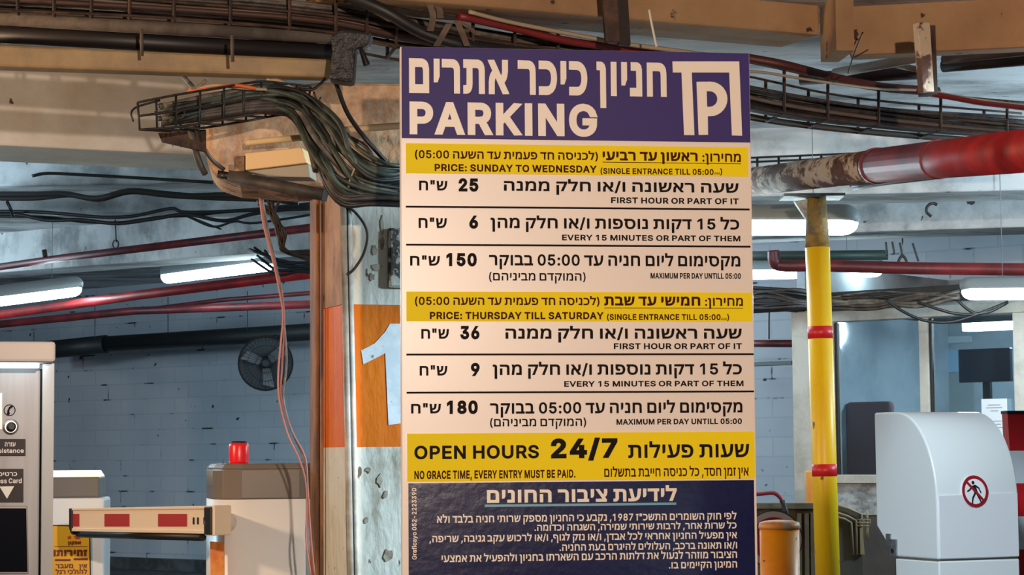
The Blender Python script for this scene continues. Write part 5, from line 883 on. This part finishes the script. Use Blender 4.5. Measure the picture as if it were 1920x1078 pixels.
def strip(mb, a, b, w0, n=8):
    a = Vector(a); b = Vector(b); d = (b-a).normalized(); p = Vector((-d.y, d.x))*w0/2
    vs = []
    for i in range(n+1):
        c = a.lerp(b, i/n); vs += [(c.x-p.x, 0, c.y-p.y), (c.x+p.x, 0, c.y+p.y)]
    mb.add([(sc_[0]+sr*x, y, sc_[1]+sr*z) for x, y, z in vs], [(2*i, 2*i+1, 2*i+3, 2*i+2) for i in range(n)])
m = MB(); hx, hy = -.12, .55
m.add([(sc_[0]+sr*(hx+.11*math.cos(2*PI*i/14)), 0, sc_[1]+sr*(hy+.11*math.sin(2*PI*i/14))) for i in range(14)], [tuple(range(14))])
for a, b, w0 in (((-.1, .38), (.06, -.12), .28), ((-.2, .32), (-.42, .1), .1), ((-.42, .1), (-.62, 0), .09), ((.0, .38), (.28, .2), .1), ((.28, .2), (.42, -.1), .09), ((-.02, -.1), (-.22, -.42), .12), ((-.22, -.42), (-.28, -.78), .1), ((.08, -.1), (.26, -.42), .12), ((.26, -.42), (.42, -.72), .1)): strip(m, a, b, w0)
wrap(m, .006).build('walking_figure', nbk, st_)
m = MB(); strip(m, (-.6, .6), (.6, -.6), .16, 12); wrap(m, .0065).build('red_slash', nsp, st_)
m = MB()
for ya, yb, za, zb in ((D_-.105, D_-.075, zsm+.002, zsm+.05), (D_-.075, D_-.055, zsm+.03, zsm+.065)): m.box((-.003, (ya+yb)/2, (za+zb)/2), (.006, yb-ya, zb-za))
m.build('lock_plate', mat('lock_steel', (150, 156, 160), .35, .6, col2=(110, 116, 120), scale=40), t, bevel=.001)
m = MB(); m.lathe([(.006, 0), (.006, .004)], (-.005, D_-.09, zsm+.018), 12, axis=(-1, 0, 0)); m.build('keyhole', rubber, t)

# ================================================================== RED AND WHITE ARM, right edge
RF = Frame((P(1915, 900, 6.7).x, P(1915, 900, 6.7).y, 0), math.radians(10))
t = thing('raised_barrier_arm', 'raised red and white striped barrier arm at the right edge', 'barrier arm', RF.o, RF.yaw)
el = lambda y: 1889+(y-775)*.0625
ys = [775, 845, 906, 968, 1030, 1092, 1154, 1216, 1278]
rd = mat('arm_red', (190, 28, 34), .35); wa = mat('arm_white', (214, 222, 230), .35)
for i in range(len(ys)-1):
    a, b = ys[i], ys[i+1]
    m = MB(); m.prism(RF.poly([(el(a), a), (el(a)+62, a), (el(b)+62, b), (el(b), b)]), 0, .045); m.build('red_stripe' if i % 2 == 0 else 'white_stripe', rd if i % 2 == 0 else wa, t)
m = MB(); m.prism(RF.poly([(el(771)-1, 770), (el(771)+63, 770), (el(776)+63, 776), (el(776)-1, 776)]), -.003, .048); m.build('end_cap', rubber, t)
bx = RF.px(el(1278)+31, 1278); m = MB(); m.box((bx[0]+.02, .1, bx[1]/2), (.34, .34, bx[1])); m.build('arm_base', white, t, bevel=.02)

# ================================================================== YELLOW POLE
A = P(1552, 1078, 10.5); B = P(1530, 372, 10.5); G0 = A+(A-B)*(A.z/(B.z-A.z))
t = thing('yellow_pole', 'tall yellow pole with two red bands under the rusty pipe', 'pole', G0); q = G0
ypm = mat('yellow_pole_paint', (255, 212, 8), .4, col2=(248, 196, 14), scale=4, spots=(120, 84, 40), spot_scale=22, spot_lo=.71, stretch=(1, 1, .4))
m = MB(); m.tube([Vector((0, 0, 0)), (B-q)*.9], .0605, 24, smooth=False); m.build('shaft', ypm, t)
m = MB(); m.tube([(B-q)*.9, (B-q)*.95, B-q], .061, 24, smooth=False, r2=.05); m.build('worn_top', mat('worn_yellow_top', (176, 142, 60), .6, col2=(110, 96, 66), scale=10, bump=.4), t)
ax_ = (B-q); tt = lambda y: (P(1540, y, 10.5).z)/B.z
for ya, yb in ((635, 612), (893, 870)):
    m = MB(); m.tube([ax_*tt(ya), ax_*tt(yb)], .0618, 24, smooth=False); m.build('red_band', mat('red_band_tape', (216, 36, 38), .4), t)['label'] = 'red band'
m = MB(); m.box(B-q+Vector((-.02, 0, .008)), (.3, .2, .014)); m.build('top_plate', mat('grey_plate', (128, 132, 126), .6, col2=(80, 84, 78), scale=10), t)
m = MB(); m.hexa([Vector((-.11, -.02, -.015)), Vector((-.05, -.02, -.11)), Vector((-.05, .02, -.11)), Vector((-.11, .02, -.015))][::1], [Vector((-.02, -.02, -.0)), Vector((-.01, -.02, -.09)), Vector((-.01, .02, -.09)), Vector((-.02, .02, 0))]); m.v = [v+B-q for v in m.v]; m.build('gusset', mat('pale_gusset', (196, 204, 198), .6, col2=(120, 120, 110), scale=12), t)
# second yellow post behind
c = P(1532, 882, 12); m = MB(); m.lathe([(.07, 0), (.07, c.z-.01), (.06, c.z)], (c.x, c.y, 0), 20)
tag(m.build('bollard', mat('orange_yellow_paint', (228, 152, 24), .45, col2=(206, 130, 24), scale=4), origin=(c.x, c.y, 0)), 'orange yellow post half hidden behind the tall yellow pole', 'bollard')
# orange bollard in front of the sign's foot
c = P(1461, 978, 9); t = thing('bollard', 'orange bollard with a chipped rim standing right of the sign', 'bollard', (c.x, c.y, 0))
obm = mat('orange_bollard_paint', (255, 166, 12), .42, col2=(246, 146, 14), scale=5, spots=(110, 60, 24), spot_scale=26, spot_lo=.69)
m = MB(); m.lathe([(.083, 0), (.083, c.z-.03)], n=28); m.build('body', obm, t)
m = MB(); m.lathe([(.086, c.z-.03), (.088, c.z-.02), (.084, c.z-.004), (.06, c.z+.004), (.01, c.z+.008)], n=28); m.build('cap', mat('chipped_cap', (232, 150, 70), .5, col2=(200, 180, 150), scale=14, lo=.5, hi=.56), t)
# round sign behind it
c = P(1450, 1011, 9.7); t = thing('round_road_sign', 'round red sign with white rim behind the orange bollard', 'sign', (c.x, c.y, 0))
fdv = Vector((.0, -1, 0))
m = MB(); m.lathe([(.131, 0), (.131, .01)], (0, 0, c.z), 40, axis=fdv); m.build('back_plate', blackp, t)
m = MB(); m.lathe([(.126, .008), (.126, .012)], (0, 0, c.z), 40, axis=fdv); m.build('white_rim', mat('rim_white', (226, 204, 200), .4), t)
m = MB(); m.lathe([(.1, .01), (.1, .0145)], (0, 0, c.z), 40, axis=fdv); m.build('red_face', mat('sign_red', (178, 22, 40), .4), t)
m = MB(); m.tube([(0, .03, 0), (0, .03, c.z)], .025, 10, smooth=False); m.build('post', wire, t)
# bent red hoop
t = thing('hoop_barrier', 'bent dark red tube hoop over the brown gate beside the sign', 'hoop', P(1440, 940, 10.9)); q = t.location; t.location.z = 0; q = t.location.copy()
m = MB(); m.tube([P(1380, 960, 10.9)*1-q-Vector((0, 0, P(1380, 960, 10.9).z)), P(1384, 940, 10.9)-q, P(1400, 927, 10.9)-q, P(1425, 926, 10.9)-q, P(1450, 924, 10.9)-q, P(1463, 933, 10.9)-q, P(1467, 941, 10.9)-q], .011, 8, k=4); m.build('tube', mat('maroon_tube', (120, 26, 44), .4), t)
e0 = P(1466, 938, 10.9)-q; m = MB(); m.tube([e0, e0+Vector((.02, 0, -.06)), Vector((e0.x+.02, e0.y, 0))], .014, 8, smooth=False); m.build('sleeve', rubber, t)

# ================================================================== BROWN GATE
gm_ = mat('brown_gate_paint', (104, 94, 74), .6, col2=(84, 74, 58), scale=5, bump=.1); gl_ = mat('gate_raised_bar', (140, 128, 98), .5)  # raised bars have a lighter olive paint than the panels
GF = Frame((P(1530, 980, 11.4).x, P(1530, 980, 11.4).y, 0), math.radians(4))
t = thing('metal_gate', 'low brown metal gate with stepped bars behind the yellow pole', 'gate', GF.o, GF.yaw)
def gp(pts, y0=0, y1=.03, nm='bar', mt=None, bev=.002):
    mm = MB(); mm.prism(GF.poly(pts), y0, y1); return mm.build(nm, mt or gm_, t, bevel=bev)
gp([(1390, 953), (1531, 953), (1533, 1160), (1390, 1160)], .02, .035, 'left_panel', mat('gate_panel', (88, 78, 60), .7))
gp([(1390, 943), (1533, 943), (1533, 954), (1390, 954)], -.02, .03, 'top_rail')
for xa in (1494, 1508, 1519): gp([(xa, 962), (xa+8, 962), (xa+10, 1160), (xa+2, 1160)], -.008, .02, 'upright')
gp([(1546, 938), (1592, 951), (1617, 962), (1619, 1045), (1624, 1160), (1546, 1160)], .02, .035, 'right_panel', mat('gate_panel_dark', (72, 66, 56), .7))
for pts in (((1560, 944), (1590, 953), (1615, 964), (1617, 1040)), ((1560, 958), (1590, 968), (1605, 976), (1607, 1040)), ((1560, 967), (1584, 973), (1596, 980), (1600, 1040))):
    mm = MB(); mm.tube([Vector((a, 0, b)) for a, b in GF.poly(pts)], .0065, 6, smooth=False); mm.build('stepped_bar', gl_, t)
gp([(1612, 990), (1617, 990), (1621, 1040), (1613, 1040)], -.006, .015, 'foot_bar', gl_)
mm = MB()
for a, b in (((1606, 974), (1631, 974)), ((1606, 980), (1631, 980)), ((1606, 986), (1631, 986)), ((1612, 973), (1612, 987)), ((1619, 973), (1619, 987)), ((1631, 973), (1631, 987))):
    mm.tube([Vector((GF.px(*a)[0], -.006, GF.px(*a)[1])), Vector((GF.px(*b)[0], -.006, GF.px(*b)[1]))], .003, 5, smooth=False)
mm.build('hinge_grid', gl_, t)
mm = MB(); p_ = [GF.px(1626, y) for y in (956, 972, 992, 1012)]
mm.tube([Vector((a, 0, b)) for a, b in p_], .006, 6, smooth=False, r2=.009); mm.build('spindle', gl_, t)

# ================================================================== BOOTH
a = P(1492, 850, 13.6); b = P(1990, 850, 12.45)
BY = math.atan2(b.y-a.y, b.x-a.x); BF = Frame((a.x, a.y, 0), BY)
t = thing('guard_booth', 'guard booth with wide windows and pale frames behind the white kiosk', 'booth', BF.o, BY)
fr = mat('booth_frame_paint', (190, 186, 176), .6, col2=(160, 156, 146), scale=4); mar = mat('marble_panel', (168, 172, 172), .35, col2=(110, 112, 112), scale=9, lo=.42, hi=.6, stretch=(1, 1, 1.6))
ux = lambda x, y=800: BF.px(x, y)[0]; vz = lambda y, x=1640: BF.px(x, y)[1]
def bb_(nm, xa, xb, ya, yb, y0, y1, mt, bev=.004, parent=t):
    mm = MB(); A0, A1 = ux(xa), ux(xb); Z0, Z1 = (vz(yb) if yb else 0), vz(ya); mm.box(((A0+A1)/2, (y0+y1)/2, (Z0+Z1)/2), (A1-A0, y1-y0, Z1-Z0)); return mm.build(nm, mt, parent, bevel=bev)
bb_('corner_post', 1492, 1560, 578, None, -.03, .12, fr)
bb_('header', 1560, 2000, 580, 600, -.03, .1, fr)
bb_('mullion', 1729, 1746, 600, 890, -.02, .06, fr)
bb_('left_jamb', 1560, 1568, 600, 890, -.02, .06, fr)
bb_('right_jamb', 1906, 2000, 600, 890, -.02, .06, fr)
bb_('sill', 1560, 2000, 890, 906, -.05, .08, fr)
bb_('marble_panel', 1560, 2000, 906, 966, -.01, .08, mar)
bb_('lower_panel', 1560, 2000, 966, None, .0, .08, mat('shaded_base_panel', (74, 68, 62), .7, col2=(60, 56, 52), scale=4))  # dark brown puts the shadow on the lower wall into its colour
gls = glass_mat('booth_glass')
for xa, xb in ((1568, 1729), (1746, 1906)):
    w_ = bb_('window_pane', xa, xb, 600, 890, .015, .023, gls, 0); w_['label'] = 'reflecting window pane'
bb_('sash', 1568, 1573, 602, 890, -.005, .02, rubber); bb_('sash', 1746, 1751, 602, 890, -.005, .02, rubber)
Lw = ux(2000)
inw = mat('booth_inside_wall', (176, 184, 190), .7, col2=(150, 160, 168), scale=2)
m = MB(); m.box((Lw/2, 2.0, 1.2), (Lw, .06, 2.4)); m.build('rear_wall', inw, t)
m = MB(); m.box((.03, 1.0, 1.2), (.06, 1.9, 2.4)); m.build('side_wall', inw, t)
m = MB(); m.box((Lw-.03, 1.0, 1.2), (.06, 1.9, 2.4)); m.build('side_wall', inw, t)
m = MB(); m.box((Lw/2, .98, vz(578)+.06), (Lw+.1, 2.1, .1)); m.build('roof', mat('dark_roof', (44, 40, 38), .8, col2=(30, 28, 27), scale=5), t)
m = MB(); m.box((Lw*.62, 1.0, vz(585)-.06), (.9, .1, .05)); m.build('inside_lamp', mat('dim_booth_tube', (220, 235, 240), .4, emit=(.75, .92, 1), strength=90), t)['label'] = 'strip lamp inside the booth'
def inside(xc, yc, dep):      # a place in the booth seen at a pixel, dep behind the glass
    Fd = Frame(BF.o-BF.n*dep, BY); u_, v_ = Fd.px(xc, yc); return Fd, u_, v_
# chair
Fd, u_, v_ = inside(1632, 810, .55); cp = Fd.o+Fd.u*u_
chm = mat('brown_chair_fabric', (124, 96, 98), .8)
tc_ = thing('office_chair', 'brown office chair behind the left booth window', 'chair', (cp.x, cp.y, 0), BY)
zt_ = Fd.px(1632, 753)[1]
m = MB(); m.box((0, 0, zt_-.26), (.34, .07, .52)); m.build('backrest', chm, tc_, bevel=.03, segs=3)
m = MB(); m.box((0, -.22, .62), (.42, .42, .09)); m.build('seat', chm, tc_, bevel=.03)
m = MB(); m.tube([(0, -.2, .06), (0, -.2, .6)], .025, 10, smooth=False); m.build('column', rubber, tc_)
for k in range(5):
    a_ = 2*PI*k/5; m = MB(); m.tube([(0, -.2, .09), (.26*math.cos(a_), -.2+.26*math.sin(a_), .035)], .02, 8, smooth=False); m.build('base_leg', rubber, tc_)
# desk and monitor
Fd, u_, v_ = inside(1838, 690, .45); mp_ = Fd.o+Fd.u*u_
zd = Fd.px(1838, 790)[1]
td = thing('desk', 'desk inside the booth under the dark monitor', 'desk', (mp_.x, mp_.y, 0), BY)
m = MB(); m.box((-.1, 0, zd-.02), (.8, .5, .035)); m.build('desk_top', mat('desk_grey', (120, 112, 104), .6), td)
for sx in (-.47, .27):
    m = MB(); m.box((sx, 0, (zd-.04)/2), (.03, .46, zd-.04)); m.build('side_panel', MATS['desk_grey'], td)
tm_ = thing('monitor', 'dark monitor on a stand behind the right booth window', 'monitor', (mp_.x, mp_.y, zd), BY)
ua, va = Fd.px(1795, 718); ub_, vb_ = Fd.px(1890, 652); 
m = MB(); m.box(((ua+ub_)/2-u_+.02, -.0, (va+vb_)/2-zd), (ub_-ua, .04, vb_-va)); m.build('display', mat('monitor_navy', (26, 32, 50), .3), tm_, bevel=.005)
m = MB(); m.box((.03, .03, (va-zd)/2+.03), (.05, .03, va-zd+.04)); m.build('neck', rubber, tm_); m = MB(); m.box((.03, .02, .008), (.2, .14, .012)); m.build('foot', rubber, tm_)
# panels on the rear wall
Fd, u_, v_ = inside(1797, 700, 1.95)
def wall_item(nm, xa, xb, ya, yb, mt, label, cat, th=.02):
    A0, Z1 = Fd.px(xa, ya); A1, Z0 = Fd.px(xb, yb); p_ = Fd.o+Fd.u*((A0+A1)/2)
    m = MB(); m.box((0, 0, 0), (A1-A0, th, Z1-Z0)); o = m.build(nm, mt, origin=(0, 0, 0), bevel=.003); o.location = (p_.x, p_.y, (Z0+Z1)/2); o.rotation_euler = (0, 0, BY); return tag(o, label, cat)
wall_item('wall_panel', 1772, 1823, 656, 697, mat('pale_blue_panel', (150, 184, 210), .5), 'pale blue square panel on the booth rear wall', 'panel')
wall_item('wall_panel', 1640, 1726, 712, 890, mat('beige_board', (196, 186, 172), .6), 'beige board low on the booth rear wall behind the brown chair', 'panel')
wall_item('wall_panel', 1574, 1590, 632, 732, mat('pale_board', (206, 210, 208), .6), 'tall pale panel at the left of the booth rear wall', 'panel')
wall_item('wall_panel', 1774, 1826, 699, 776, mat('grey_green_panel', (150, 158, 156), .6), 'grey green panel under the pale blue one in the booth', 'panel')
wall_item('wall_panel', 1770, 1822, 631, 642, mat('white_strip_panel', (196, 206, 210), .6), 'narrow white panel at the top of the booth rear wall', 'panel')
# notice taped on the glass
NF = Frame(BF.o+BF.n*.012, BY); ua, va = NF.px(1842, 832); ub_, vb_ = NF.px(1888, 747)
t = thing('paper_notice', 'white printed paper notice taped to the right booth window', 'notice', NF.o+NF.u*((ua+ub_)/2)+Vector((0, 0, va)), BY)
w2 = (ub_-ua)/2; hN = vb_-va
m = MB(); m.box((0, 0, hN/2), (w2*2, .002, hN)); m.build('sheet', mat('notice_paper', (214, 220, 226), .6), t)
for k, (f0, ww_) in enumerate(((.86, .5), (.80, .62), (.73, .3), (.50, .55), (.43, .5), (.36, .62))):
    m = MB(); m.box((0, -.0018, hN*f0), (w2*2*ww_, .001, .006)); m.build('text_line', mat('faint_ink', (150, 156, 166), .6), t)
# cables over the booth
for i, pts in enumerate((((1660, 562), (1690, 582), (1730, 600), (1780, 604), (1830, 590), (1890, 566)), ((1720, 566), (1760, 580), (1800, 589), (1850, 586), (1888, 568)), ((1795, 563), (1812, 578), (1832, 588), (1860, 582), (1885, 570)))):
    cable([P(x, y, 12.3) for x, y in pts], .009, black, ['longest black cable drooping over the booth windows', 'middle black cable drooping over the booth header', 'short black cable drooping at the right of the booth header'][i], 'cables drooping over the booth')
for i in range(12):
    j = lambda s_: random.uniform(-s_, s_)
    cable([P(1555, 556+i*2.2+j(5), 12.6), P(1640, 552+i*2+j(9), 12.5), P(1720, 556+i+j(10), 12.4), P(1800, 552+j(10), 12.3)], random.uniform(.006, .012), [black, greyc, darkc][i % 3], 'cable lying on the dark booth roof', 'cables on the booth roof')
for i in range(9):
    j = lambda s_: random.uniform(-s_, s_)
    cable([P(1390, 540+i*5+j(5), 13.6), P(1440, 536+i*5+j(7), 13.5), P(1500, 545+i*4+j(7), 13.4), P(1545, 555+i*3, 13.2)], .012, [black, darkc][i % 2], 'dark cable crossing the gap between sign and yellow pole', 'cables in the gap beside the sign')
m = MB(); m.box(P(1450, 566, 14.2), (.7, .5, .1), BY); tag(m.build('duct', MATS['dark_roof']), 'dark duct end in the gap between sign and yellow pole', 'duct')
